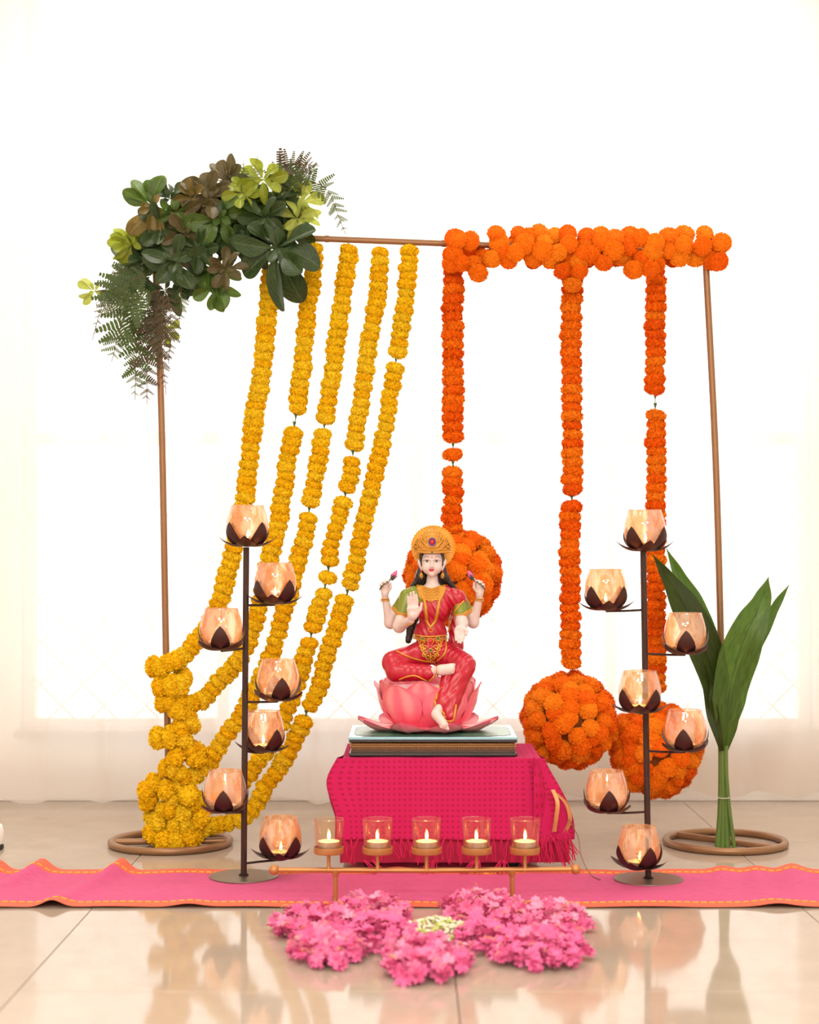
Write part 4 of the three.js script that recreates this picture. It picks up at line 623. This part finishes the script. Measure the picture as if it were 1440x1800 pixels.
  const cupPetal = (az, R, Ht, W, name) => {
    const tab = [58, 72, 79, 83.5, 86, 88, 93.5];
    const g = thick(18, 24, (u, v) => { const s = (u - 0.5) * 2, w = W * (0.62 + 0.38 * Math.sin(Math.min(1, v * 1.7) * Math.PI / 2)) * Math.pow(Math.max(0, 1 - Math.pow(v, 3.4)), 0.62), f = v * 6, i = Math.min(5, Math.floor(f)), rad = R / 90 * lerp(tab[i], tab[i + 1], f - i), th = az + s * w, rr = rad - 3.2 * s * s * (1 - v) - 1.8 * Math.exp(-Math.pow(s / 0.07, 2)) * (1 - v * v) + 2.6 * Math.pow(Math.abs(s), 6) * smooth(0.1, 0.5, v); return V(LC.x + rr * Math.sin(th), LC.y + 12 + Ht * v - 2 * s * s * v, rr * Math.cos(th)); }, -2.4);
    pinkCol(g, (u, v) => { const s = Math.abs(u - 0.5) * 2; return mixc(A, Bc, clamp(0.15 + 0.95 * smooth(0.35, 0.0, Math.abs(s - 0.45)) * smooth(0.05, 0.5, v) + 0.35 * v, 0, 1)); });
    put('lotus_petal', g, K.pink);
  };
  for (const k of [0, 1, 2, 3, 4, 5]) cupPetal((-37 + k * 60) * Math.PI / 180, 90, 74, 0.56);
  for (const k of [0, 1, 2, 3, 4, 5]) cupPetal((-7 + k * 60) * Math.PI / 180, 83, 80, 0.54);
  for (let k = 0; k < 9; k++) {
    const az = (-22 + k * 40) * Math.PI / 180, g = thick(14, 14, (u, v) => { const s = (u - 0.5) * 2, w = 0.46 * Math.pow(Math.sin(Math.PI * lerp(0.3, 1, v)), 0.6), rad = 42 + 84 * v, th = az + s * w * (1 - 0.1 * v); return V(LC.x + rad * Math.sin(th), LC.y + 13 - 15 * Math.sin(v * 2.2) + 18 * Math.pow(v, 2.6) + 4 * s * s - 2 * Math.exp(-Math.pow(s / 0.1, 2)), rad * Math.cos(th) * 0.86); }, 2.4);
    pinkCol(g, (u, v) => mixc(mixc(Bc, A, 0.25).reduce((c, q, i) => (c[['r', 'g', 'b'][i]] = q, c), {}), Cc, clamp(smooth(0.75, 1, v) * 0.6 + smooth(0.75, 1, Math.abs(u - 0.5) * 2) * 0.5, 0, 1))); put('lotus_petal', g, K.pink);
  }
  put('lotus_heart', lathe([[0, LC.y], [50, LC.y], [58, LC.y + 16], [66, LC.y + 40], [68, LC.y + 70], [64, LC.y + 76], [0, LC.y + 78]], 48).translate(LC.x, 0, 0), paint('#ee5c82'));
  // ------------------------------------------------ body: joints from the photograph
  const J = { headC: S(759.5, 988, 6), neckT: S(760, 1010, -4), neckB: S(760, 1037, -3) };
  const armFields = [], add = (...f) => armFields.push(...f);
  const limb = (a, b, c, ra, rb, rc) => { add(cap(a, b, ra, rb), cap(b, c, rb, rc)); };
  limb(S(711, 1050, -10), S(686, 1095, -14), S(677, 1050, -4), 9, 9.6, 6);
  limb(S(809, 1052, -10), S(832, 1094, -14), S(843, 1050, -4), 9, 9.6, 6);
  limb(S(712, 1052, 6), S(702, 1101, 20), S(722, 1090, 56), 9, 10.5, 6.6);
  limb(S(807, 1056, 6), S(812, 1096, 20), S(811, 1105, 46), 9, 10.2, 7);
  const torso = [ell(S(760, 1060, 0), 30, 34, 17), ell(S(758, 1112, 0), 24, 28, 16), ell(S(757, 1145, 0), 34, 20, 22), cap(J.neckT, J.neckB, 9.6, 12.2), cap(S(735, 1043, 0), S(785, 1043, 0), 12)];
  const feet = [cap(S(757, 1180, 70), S(776, 1178, 80), 7, 7.6), cap(S(776, 1178, 80), S(790, 1176.5, 82), 9.6, 9.6), cap(S(776, 1235, 92), S(768, 1254, 96), 8, 8.6), cap(S(767, 1256, 98), S(781, 1274, 108), 8.8, 7)];
  for (let k = 0; k < 5; k++) { feet.push(cap(S(793, 1169 + k * 3.4, 83), S(798.5 - k * 0.5, 1168.5 + k * 3.4, 85), k ? 2.3 : 2.9, k ? 1.9 : 2.5)); feet.push(cap(S(785 - k * 2.6, 1277 - k * 0.4, 108), S(788 - k * 3.2, 1281.5 - k * 0.9, 110), k ? 2.1 : 2.7, k ? 1.8 : 2.3)); }
  const legs = [cap(S(740, 1150, 2), S(692, 1166, 36), 13, 11), cap(S(692, 1170, 40), S(757, 1180, 70), 9, 6.5), cap(S(778, 1150, 2), S(816, 1170, 56), 13, 11), cap(S(814, 1172, 60), S(776, 1237, 92), 10, 7)];
  const bodyF = join([...torso, ...armFields, ...legs], 6), feetF = join(feet, 2.2);
  const headF = (() => {
    const main = join([ell(S(759.5, 984, 4), 18.6, 25, 20), ell(S(759.5, 999, 10), 16, 13, 13.5), cap(S(759.5, 1009, 17), S(759.5, 1009.5, 17.5), 4.6), ell(S(750.5, 997, 15), 7.8, 8.5, 7.5), ell(S(768.5, 997, 15), 7.8, 8.5, 7.5), cap(J.neckT, J.neckB, 9.6, 12.2)], 5);
    const nose = join([cap(S(759.5, 984, 22), S(759.3, 995.5, 26), 1.3, 2.5), cap(S(757, 997, 23.5), S(761.8, 997, 23.5), 1.7)], 2.5), sock = [ell(S(751.5, 986.5, 27), 6, 4, 5.5), ell(S(767.5, 986.5, 27), 6, 4, 5.5)];
    const ears = [join([cap(S(741.5, 1001, 2), S(738, 990, 0), 2.4, 3.6), cap(S(738, 990, 0), S(735.5, 984, -2), 3.6, 1.4)], 2), join([cap(S(777.5, 1001, 2), S(781, 990, 0), 2.4, 3.6), cap(S(781, 990, 0), S(783.5, 984, -2), 3.6, 1.4)], 2)];
    return (x, y, z) => { let d = smin(main(x, y, z), nose(x, y, z), 3); for (const s of sock) { const q = -s(x, y, z), h = Math.max(3 - Math.abs(d - q), 0) / 3; d = Math.max(d, q) + h * h * 0.75; } for (const e of ears) d = smin(d, e(x, y, z), 1.5); return d; };
  })();
  const hands = [];
  const hand = (palm, fingers, thumb, wrist, r0 = 2.8) => { const f = join([palm, ...wrist], 4), fs = [...fingers, thumb].map((p, i) => chain(p, i === 4 ? r0 * 1.12 : r0, i === 4 ? r0 * 0.8 : r0 * 0.72)), pts = [...fingers.flat(), ...thumb]; hands.push([(x, y, z) => { let d = f(x, y, z); for (const q of fs) d = smin(d, q(x, y, z), 1.3); return d; }, pts]); };
  // raised open palm
  hand(join([ell(S(726.5, 1076, 62), 10.5, 13, 5), cap(S(719.5, 1070, 62), S(733, 1068, 62), 4.2)], 4),
    [[S(733, 1069, 62), S(733.2, 1056, 63), S(732, 1045.5, 64)], [S(728.2, 1067, 62), S(728, 1052, 63), S(727, 1040.5, 64)], [S(723.5, 1067, 62), S(722.8, 1053, 63), S(722, 1042.5, 64)], [S(719.2, 1069, 62), S(718, 1059, 63), S(717.5, 1049, 64)]],
    [S(733, 1081, 64), S(739, 1072, 67), S(741.5, 1061, 67)], [cap(S(722, 1090, 56), S(725, 1082, 62), 6.6, 6.4)], 2.7);
  // lowered open palm
  hand(join([ell(S(809.5, 1109, 58), 10.8, 10, 5.2), cap(S(803, 1114, 60), S(815, 1114, 60), 4)], 4),
    [[S(815.2, 1114, 61), S(815, 1121, 66), S(813.6, 1127, 68)], [S(811, 1115, 61), S(810.6, 1123, 66), S(809.8, 1130, 68)], [S(806.6, 1115, 61), S(806, 1122.5, 66), S(805.6, 1129, 68)], [S(802.4, 1113, 61), S(801.6, 1119.5, 65), S(801.6, 1125, 67)]],
    [S(816, 1104, 60), S(820.5, 1109, 65), S(819.5, 1116, 67)], [cap(S(811, 1105, 46), S(810, 1106, 56), 7, 7)], 2.7);
  // two raised hands closed round the stems of lotus buds
  for (const m of [1, -1]) {
    const H = (x, y, z) => S(m > 0 ? x : 1520 - x, y, z);
    hand(join([ell(H(676.5, 1036, -2), 7.6, 10.5, 6), cap(H(671.5, 1031, 0), H(681, 1030, 0), 4)], 4),
      [[H(681, 1030, 1), H(682.5, 1022, 4), H(686.5, 1018, 6)], [H(677.8, 1029, 1), H(678, 1021.5, 6), H(683, 1021.5, 9)], [H(674.6, 1030, 1), H(673.4, 1023, 7), H(678, 1025, 10)], [H(671.6, 1033, 1), H(669.6, 1027.5, 7), H(674, 1029, 10)]],
      [H(682, 1040, 2), H(686.5, 1033, 6), H(686.5, 1025, 8)], [cap(H(677, 1050, -4), H(677, 1044, -2), 6.4, 6)], 2.5);
    const stem = new THREE.CatmullRomCurve3([H(667, 1037, 8), H(674, 1028, 11), H(684, 1021, 9), H(690, 1016, 6)]);
    const bud = partGroup(t, 'lotus_bud');
    put('stem', new THREE.TubeGeometry(stem, 20, 1.1, 8), K.sepal, bud);
    const tip = H(698, 1002, 6), foot = H(688.5, 1019, 6), dir = tip.clone().sub(foot), q = new THREE.Quaternion().setFromUnitVectors(UP, dir.clone().normalize()), L = dir.length();
    put('bloom', lathe([[0, 0], [3.4, 2], [4.8, L * 0.35], [3.8, L * 0.66], [1.6, L * 0.88], [0, L]], 18).applyQuaternion(q).translate(foot.x, foot.y, foot.z), K.bud, bud);
    for (let k = 0; k < 5; k++) { const a = k / 5 * TAU, g = thick(4, 8, (u, v) => { const s = (u - 0.5) * 2; return V(s * 2.4 * Math.sin(Math.PI * lerp(0.15, 1, v)), -1 + L * (0.62 + 0.1 * (k % 2)) * v, 2.5 + 4.6 * v - 0.4 * s * s); }, 0.5); g.rotateY(a).applyQuaternion(q).translate(foot.x, foot.y, foot.z); put('sepal', g, K.sepal, bud); }
  }
  const bodyParts = [net(bodyF, [S(665, 1030, -25), S(858, 1240, 92)], 12, 2), net(headF, [S(733, 955, -20), S(786, 1036, 32)], 4, 0.9), net(feetF, [S(750, 1165, 65), S(802, 1284, 112)], 10, 1.1), ...hands.map(([f, pts]) => net(f, pts, 9, 0.85))];
  put('body', mergeGeometries(bodyParts), K.skin, t, 'pale painted skin');
  // ------------------------------------------------ clothes
  const wave = (x, y, z) => 0.55 * Math.sin(x * 0.55 + y * 0.32 + z * 0.2);
  const legL = [cap(S(740, 1152, 6), S(692, 1164, 36), 23, 20.5), cap(S(689, 1168, 40), S(696, 1178, 48), 16, 17), cap(S(696, 1181, 48), S(752, 1183, 68), 17.5, 13.5)];
  const legR = [cap(S(778, 1150, 8), S(816, 1168, 56), 24, 20), cap(S(816, 1172, 60), S(797, 1228, 84), 19, 13), cap(S(797, 1225, 84), S(791, 1258, 94), 14, 10), cap(S(806, 1190, 72), S(780, 1236, 90), 15, 11), cap(S(780, 1232, 90), S(785, 1252, 96), 11, 6), cap(S(786, 1190, 74), S(772, 1238, 92), 10, 8)];
  const chest = [ell(S(762, 1066, 2), 31, 36, 20), ell(S(746, 1072, 14), 14, 14, 11), ell(S(775, 1072, 14), 14, 14, 11), ell(S(757, 1112, 1), 28.5, 26, 18.5), ell(S(757, 1146, 2), 40, 21, 27), cap(S(783, 1044, 0), S(803, 1053, 2), 14.5, 15.5), cap(S(803, 1053, 2), S(806, 1064, 4), 15.5, 12), cap(S(803, 1086, -14), S(801, 1145, -12), 13, 14)];
  const legsF = join([...legL, ...legR], 4), chestF = join(chest, 7);
  const legFold = (x, y, z) => { const d = legsF(x, y, z); return d + 0.42 * Math.sin(x * 0.42 - y * 0.3 + z * 0.35) * smooth(-40, 40, x) + 0.35 * Math.sin(x * 0.5 + z * 0.3) * smooth(-75, -30, x); };
  const sariF = (x, y, z) => { let d = smin(chestF(x, y, z) + wave(x, y, z), legFold(x, y, z), 6); return d; };
  const neckline = (() => { const c = S(752, 1026, 12); return (x, y, z) => ell(c, 27, 27, 40)(x, y, z); })();
  const leftCut = S(722, 1046, 0), sariCut = (x, y, z) => { const d = sariF(x, y, z); return Math.max(d, -neckline(x, y, z), -((x - leftCut.x + 4) + (leftCut.y - y) * 0.55 > 0 ? Math.min((x - leftCut.x + 4) + (leftCut.y - y) * 0.55, 99) : (x - leftCut.x + 4) + (leftCut.y - y) * 0.55)); };
  put('sari', net((x, y, z) => (y > leftCut.y - 30 ? sariCut(x, y, z) : sariF(x, y, z)), [S(668, 1030, -32), S(838, 1268, 112)], 4, 1.5), K.red, t, 'glossy red sari with fine folds');
  const blouse = join([cap(S(728, 1043, 0), S(716, 1047, 2), 13, 12), cap(S(715, 1049, 4), S(707.5, 1077, 13), 12.5, 11), cap(S(713, 1050, -6), S(700, 1070, -11), 11.5, 11), ell(S(745, 1052, 0), 24, 24, 18.5)], 4);
  const blouseR = join([cap(S(806, 1056, 3), S(810, 1077, 13), 11.6, 11.2), cap(S(808, 1052, -6), S(820, 1073, -11), 11.5, 11)], 4);
  const bn = (() => { const c = S(758, 1026, 14); return (x, y, z) => ell(c, 20, 24, 40)(x, y, z); })();
  put('blouse', mergeGeometries([net((x, y, z) => Math.max(blouse(x, y, z), -bn(x, y, z)), [S(690, 1028, -26), S(768, 1082, 28)], 6, 1.4), net(blouseR, [S(796, 1040, -26), S(832, 1084, 28)], 6, 1.4)]), K.green, t, 'olive green blouse sleeves');
  const all = (x, y, z) => Math.min(sariF(x, y, z), blouse(x, y, z), blouseR(x, y, z)), frontF = (x, y, z) => Math.min(chestF(x, y, z), bodyF(x, y, z), blouse(x, y, z));
  const hems = [
    onto(all, [[816, 1056], [806, 1066], [798, 1078], [791, 1097], [788, 1112]], 1.6), onto(all, [[697, 1144], [715, 1153], [735, 1160], [752, 1163], [767, 1164]], 1.5), onto(all, [[784, 1124], [784, 1142], [778, 1154], [769, 1162]], 1.7),
    onto(all, [[767, 1166], [766, 1178], [762, 1190], [753, 1198]], 1.6), onto(all, [[702, 1195], [714, 1190], [730, 1188], [744, 1194], [753, 1198]], 1.5), onto(sariF, [[769, 1201], [764, 1220], [763, 1238], [770, 1248], [781, 1263], [790, 1268], [797, 1265], [800, 1252], [802, 1238]], 1.9, 0.8, 60, 8, [786, 1225]), onto(frontF, [[734, 1034], [741, 1046], [745, 1056]], 1.6)];
  put('sari_border', merge(hems), K.gold, t, 'gold edging of the sari');
  const cuffs = [[707, 1078, 13.5, 11, 0.2], [810.5, 1079, 13.5, 11.2, -0.2], [699.5, 1071, -11.5, 11, 0.45], [821, 1074, -11.5, 11, -0.45]];
  for (const [x, y, z, r, tilt] of cuffs) { const p = S(x, y, z); put('sleeve_band', lathe([[r - 1, -4], [r + 0.6, -3.8], [r + 1.2, -2.6], [r + 0.5, 0], [r + 1.2, 2.6], [r + 0.6, 3.4], [r - 1, 3.6]], 32).rotateZ(tilt * -1).rotateX(0.25).translate(p.x, p.y, p.z), K.gold); }
  for (const [x, y, z, r, tx, tz] of [[677, 1052.5, -4.5, 6.9, 0, 0.06], [843, 1052.5, -4.5, 6.9, 0, -0.06], [720.5, 1090.5, 52, 8, 1.0, 0.5], [677, 1055.5, -5, 7, 0, 0.06], [843, 1055.5, -5, 7, 0, -0.06]]) { const p = S(x, y, z); put('bangle', new THREE.TorusGeometry(r, 1.25, 8, 28).rotateX(Math.PI / 2 + tx).rotateZ(tz).translate(p.x, p.y, p.z), K.gold); }
  { const p = S(770, 1178.5, 77); put('anklet', new THREE.TorusGeometry(8.6, 1, 8, 28).rotateY(1.25).translate(p.x, p.y, p.z), K.gold); }
  // ------------------------------------------------ jewellery
  const neckl = []; for (let k = 0; k < 8; k++) { const h = 1035 + k * 2.8, w = 17.5 + k * 1.0; neckl.push(onto(frontF, [[758 - w, 1030 - k * 0.2], [758 - w * 0.72, h - 3.5], [758, h], [758 + w * 0.72, h - 3.5], [758 + w, 1030 - k * 0.2]], 1.5, 0.5, 40)); }
  put('necklace', merge([...neckl, beads(frontF, [[738, 1036], [745, 1049], [757, 1057], [770, 1049], [778, 1036]], 1.3, 30, 1)]), K.gold, t, 'broad gold bib necklace');
  const U1 = [[735, 1036], [746, 1056], [749, 1078], [751, 1093], [757, 1102]], U2 = [[783, 1034], [773, 1055], [769, 1076], [765, 1092], [757, 1102]];
  put('long_necklace', merge([onto(frontF, U1, 2, 1), onto(frontF, U2, 2, 1), beads(frontF, U1.map(([x, y]) => [x - 2, y]), 1.1, 26, 1.2), beads(frontF, U1.map(([x, y]) => [x + 2, y]), 1.1, 26, 1.2), beads(frontF, U2.map(([x, y]) => [x - 2, y]), 1.1, 26, 1.2), beads(frontF, U2.map(([x, y]) => [x + 2, y]), 1.1, 26, 1.2)]), K.gold);
  const stone = (x, y, r, m, parent = t, f = all, z = 1.2) => { const p = hit(f, x, y); put('gem', new THREE.SphereGeometry(r, 18, 12).scale(1, 1, 0.6).translate(p.x, p.y, p.z + z), m, parent); put('gem_setting', new THREE.TorusGeometry(r + 0.7, 0.9, 8, 26).translate(p.x, p.y, p.z + z), K.gold, parent); };
  stone(757, 1107, 3, K.gem);
  const belt = partGroup(t, 'belt');
  put('band', merge([onto(all, [[726, 1115], [742, 1118], [757, 1119], [772, 1118], [787, 1116]], 1.5, 0.8), onto(all, [[726, 1119], [742, 1122.5], [757, 1123.5], [772, 1122.5], [787, 1120]], 1.3, 0.8), beads(all, [[727, 1122], [742, 1125.5], [757, 1126.5], [772, 1125.5], [786, 1123]], 1.2, 34, 1)]), K.gold, belt);
  const curls = []; const curl = (x, y, r, a0, turns, s) => { const pts = []; for (let i = 0; i <= 18; i++) { const k = i / 18, a = a0 + s * k * turns * TAU, rr = r * (1 - 0.75 * k), p = hit(all, x + rr * Math.cos(a), y + rr * Math.sin(a)); p.z += 1.6; pts.push(p); } curls.push(new THREE.TubeGeometry(new THREE.CatmullRomCurve3(pts), 36, 1.25, 7)); };
  for (const s of [-1, 1]) for (const [dx, y, r] of [[15, 1131, 5.2], [10, 1139, 5], [14, 1142, 4.2], [9, 1149, 4.6], [5, 1156, 4.2], [12, 1152, 3.6], [17, 1136, 3.4]]) curl(757 + s * dx, y, r, s > 0 ? Math.PI : 0, 1.1, s);
  for (const s of [-1, 1]) curls.push(onto(all, [[757 + s * 22, 1124], [757 + s * 18, 1134], [757 + s * 14, 1146], [757 + s * 7, 1158], [757, 1163]], 1.1, 1, 30)); curls.push(beads(all, [[757, 1150], [757, 1163]], 2, 4, 1.4));
  put('scroll_pendant', merge(curls), K.gold, belt, 'gold scrollwork pendant of the belt');
  stone(757, 1127, 4.4, K.gem, belt, all, 2.4); stone(743, 1122, 2.4, K.jade, belt, all, 2); stone(770, 1122, 2.4, K.jade, belt, all, 2); stone(757, 1143, 2.4, K.jade, belt, all, 2.2);
  // ------------------------------------------------ hair, crown, halo, face
  const hairF = (() => { const f = join([ell(S(759.5, 979, -1), 22.5, 26, 20), cap(S(741.5, 996, -3), S(739, 1014, -4), 6, 7), cap(S(739, 1014, -4), S(722, 1035, -8), 7, 3.5), cap(S(778, 996, -3), S(781, 1014, -4), 6, 7), cap(S(781, 1014, -4), S(800, 1035, -8), 7, 3.5), cap(S(742, 1010, -14), S(728, 1080, -22), 12, 11), cap(S(728, 1080, -22), S(718, 1126, -18), 11, 5.5), cap(S(776, 1010, -14), S(770, 1070, -22), 12, 9)], 5), c = S(759.5, 993, 26), cut = ell(c, 17.2, 22.5, 26); return (x, y, z) => Math.max(f(x, y, z) + 0.35 * Math.sin(x * 1.6 + y * 0.25), -cut(x, y, z)); })();
  put('hair', net(hairF, [S(712, 950, -38), S(806, 1132, 22)], 3, 1.3), K.hair, t, 'long black painted hair');
  const hc = S(761.5, 962, -20);
  put('halo', thick(192, 12, (u, v) => { const a = u * TAU, R = 38 * v * (v > 0.99 ? 1 + 0.025 * Math.abs(Math.sin(a * 24)) : 1); return V(hc.x + R * Math.cos(a), hc.y + R * Math.sin(a), hc.z + 0.35 * Math.cos(a * 48) * smooth(0.45, 0.7, v) * (1 - smooth(0.95, 1, v)) + 1.2 * smooth(0.9, 1, v)); }, 2), K.halo, t, 'ridged golden halo disc');
  put('halo_rim', merge(Array.from({ length: 44 }, (_, i) => new THREE.IcosahedronGeometry(1.7, 1).translate(hc.x + 38 * Math.cos(i / 44 * TAU), hc.y + 38 * Math.sin(i / 44 * TAU), hc.z + 1))), K.halo);
  const crown = partGroup(t, 'crown'), cc = S(759.5, 972, 3), prof = (s) => { const a = Math.abs(s); return a < 0.16 ? 46 - a * 18 : a < 0.5 ? lerp(43, 24, (a - 0.16) / 0.34) : a < 0.78 ? lerp(24, 19, (a - 0.5) / 0.28) + 2 * Math.sin((a - 0.5) * 22) : lerp(18, 3, (a - 0.78) / 0.22); };
  const crownP = (s, h) => { const a = s * 1.5, R = 26 + 4.5 * Math.sin(Math.min(h / 20, 1.5)) * (1 - 0.3 * Math.abs(s)) - Math.max(0, h - 24) * 0.18; return V(cc.x + R * 1.16 * Math.sin(a), cc.y + h + 1.5 * s * s, cc.z + R * Math.cos(a) * 0.92); };
  put('shell', thick(80, 20, (u, v) => { const s = (u - 0.5) * 2, h = prof(s) * v; const p = crownP(s, h), rel = 1.8 * Math.sin(Math.hypot(s * 30, h - 17) * 0.95) * smooth(0.02, 0.15, v); return p.add(V(Math.sin(s * 1.5) * rel * 0.4, 0, Math.cos(s * 1.5) * rel * 0.5)); }, 2.4), K.gold, crown);
  put('cap', lathe([[24, 0], [24, 6], [19, 16], [10, 26], [4, 34], [0, 38]], 32).translate(cc.x, cc.y, cc.z - 3), K.goldDark, crown);
  const bandPts = (h, dz) => Array.from({ length: 25 }, (_, i) => { const s = (i / 12 - 1), p = crownP(s, h); p.z += dz; return p; });
  put('brow_band', merge([new THREE.TubeGeometry(new THREE.CatmullRomCurve3(bandPts(1, 0.8)), 60, 1.9, 8), new THREE.TubeGeometry(new THREE.CatmullRomCurve3(bandPts(5, 0.6)), 60, 1.1, 8), ...bandPts(3, 1.4).map((p) => new THREE.IcosahedronGeometry(1.2, 1).translate(p.x, p.y, p.z))]), K.gold, crown);
  const orn = []; const arcOn = (list, r) => orn.push(new THREE.TubeGeometry(new THREE.CatmullRomCurve3(list.map(([s, h]) => { const p = crownP(s, h); p.z += 1.3 * Math.cos(s * 1.5); p.x += 1.3 * Math.sin(s * 1.5); return p; })), 24, r, 7));
  for (const m of [-1, 1]) { for (const [s0, s1, h0, h1] of [[0.06, 0.05, 30, 42], [0.14, 0.16, 27, 37], [0.22, 0.26, 23, 33], [0.28, 0.36, 18, 28], [0.3, 0.44, 12, 23], [0.3, 0.52, 8, 18]]) arcOn([[m * s0 * 0.9, h0 - 3], [m * lerp(s0, s1, 0.5) * 1.12, lerp(h0, h1, 0.5)], [m * s1, h1]], 1.15);
    for (const [s, h, r] of [[0.64, 12, 5], [0.8, 9, 4], [0.56, 19, 2.8], [0.9, 6, 2.6]]) { const list = []; for (let i = 0; i <= 14; i++) { const a = i / 14 * TAU * 1.2, q = r * (1 - 0.6 * i / 14); list.push([m * (s + q * Math.cos(a) / 40), h + q * Math.sin(a)]); } arcOn(list, 1.1); } }
  for (let i = -10; i <= 10; i++) { const s = i / 10.6, p = crownP(s, prof(s)); orn.push(new THREE.IcosahedronGeometry(1.2, 1).translate(p.x, p.y, p.z)); }
  put('scrollwork', merge(orn), K.gold, crown, 'raised gold scrollwork');
  { const p = crownP(0, 19); p.z += 2.2; put('gem', new THREE.SphereGeometry(3.6, 20, 14).scale(1, 1.15, 0.7).translate(p.x, p.y, p.z + 1), K.gem, crown, 'red gem at the front'); put('gem_rim', new THREE.TorusGeometry(5.4, 1.5, 8, 30).scale(1, 1.15, 1).translate(p.x, p.y, p.z), K.violet, crown); put('gem_setting', new THREE.TorusGeometry(7.6, 1.1, 8, 34).scale(1, 1.15, 1).translate(p.x, p.y, p.z - 0.4), K.gold, crown); const q = crownP(0, 1); put('gem', new THREE.SphereGeometry(1.8, 12, 8).translate(q.x, q.y, q.z + 2.4), K.jade, crown); }
  const face = partGroup(t, 'face');
  for (const m of [-1, 1]) {
    const ex = 759.3 + m * 8.4, ey = 986.3;
    put('eye', patch(headF, ex, ey, (a) => [6.6 * Math.cos(a), 2.7 * Math.sin(a) * (Math.sin(a) < 0 ? 1 : 0.8) - 0.25 * m * Math.cos(a)], 0.25), K.eye, face);
    put('iris', patch(headF, ex - 0.2, ey + 0.1, (a) => [2.5 * Math.cos(a), clamp(2.4 * Math.sin(a), -1.5, 2.2)], 0.45, 20, 3), K.lid, face);
    put('pupil', patch(headF, ex - 0.2, ey + 0.1, (a) => [1.2 * Math.cos(a), 1.2 * Math.sin(a)], 0.6, 14, 2), K.dark, face);
    put('eyelid', onto(headF, [[ex - m * 6, ey + 0.6], [ex - m * 3, ey - 1.5], [ex + m * 1.5, ey - 1.9], [ex + m * 7.2, ey - 0.2]], 0.4, 0.2, 20, 6), K.dark, face);
    put('eyebrow', onto(headF, [[759.3 + m * 4, 980.3], [759.3 + m * 8, 978.6], [759.3 + m * 12, 979], [759.3 + m * 15.5, 981.4]], 0.32, 0.1, 20, 6), K.dark, face);
  }
  put('lips', merge([patch(headF, 758.6, 1001.3, (a) => [5.4 * Math.cos(a), 1.15 * Math.sin(a) * (1 - 0.3 * Math.exp(-Math.pow(Math.cos(a) / 0.3, 2)) * (Math.sin(a) < 0))], 0.5), patch(headF, 758.6, 1003, (a) => [4 * Math.cos(a), 1.35 * Math.sin(a)], 0.9)]), K.lips, face, 'painted red lips');
  put('forehead_dot', patch(headF, 759.4, 979.4, (a) => [1.5 * Math.cos(a), 1.6 * Math.sin(a)], 0.5, 16, 3), K.lips, face);
  for (const m of [-1, 1]) { const p = S(759.5 + m * 18.6, 1006, 6), e = partGroup(t, 'earring'); e.scale.setScalar(0.82); e.position.copy(p).multiplyScalar(U * 0.18); put('stud', new THREE.SphereGeometry(2.1, 14, 10).translate(p.x, p.y + 2, p.z), K.gem, e); put('drop', lathe([[0, 0], [1.6, -0.6], [3.6, -5], [4, -8.5], [2.6, -12], [0, -13.5]], 16).translate(p.x, p.y, p.z), K.gold, e); put('gem', new THREE.SphereGeometry(1.5, 10, 8).translate(p.x, p.y - 7.6, p.z + 3.4), K.jade, e); }
}
scene.traverse((o) => { if (o.isMesh) o.castShadow = o.receiveShadow = true; });
renderer.render(scene, camera);
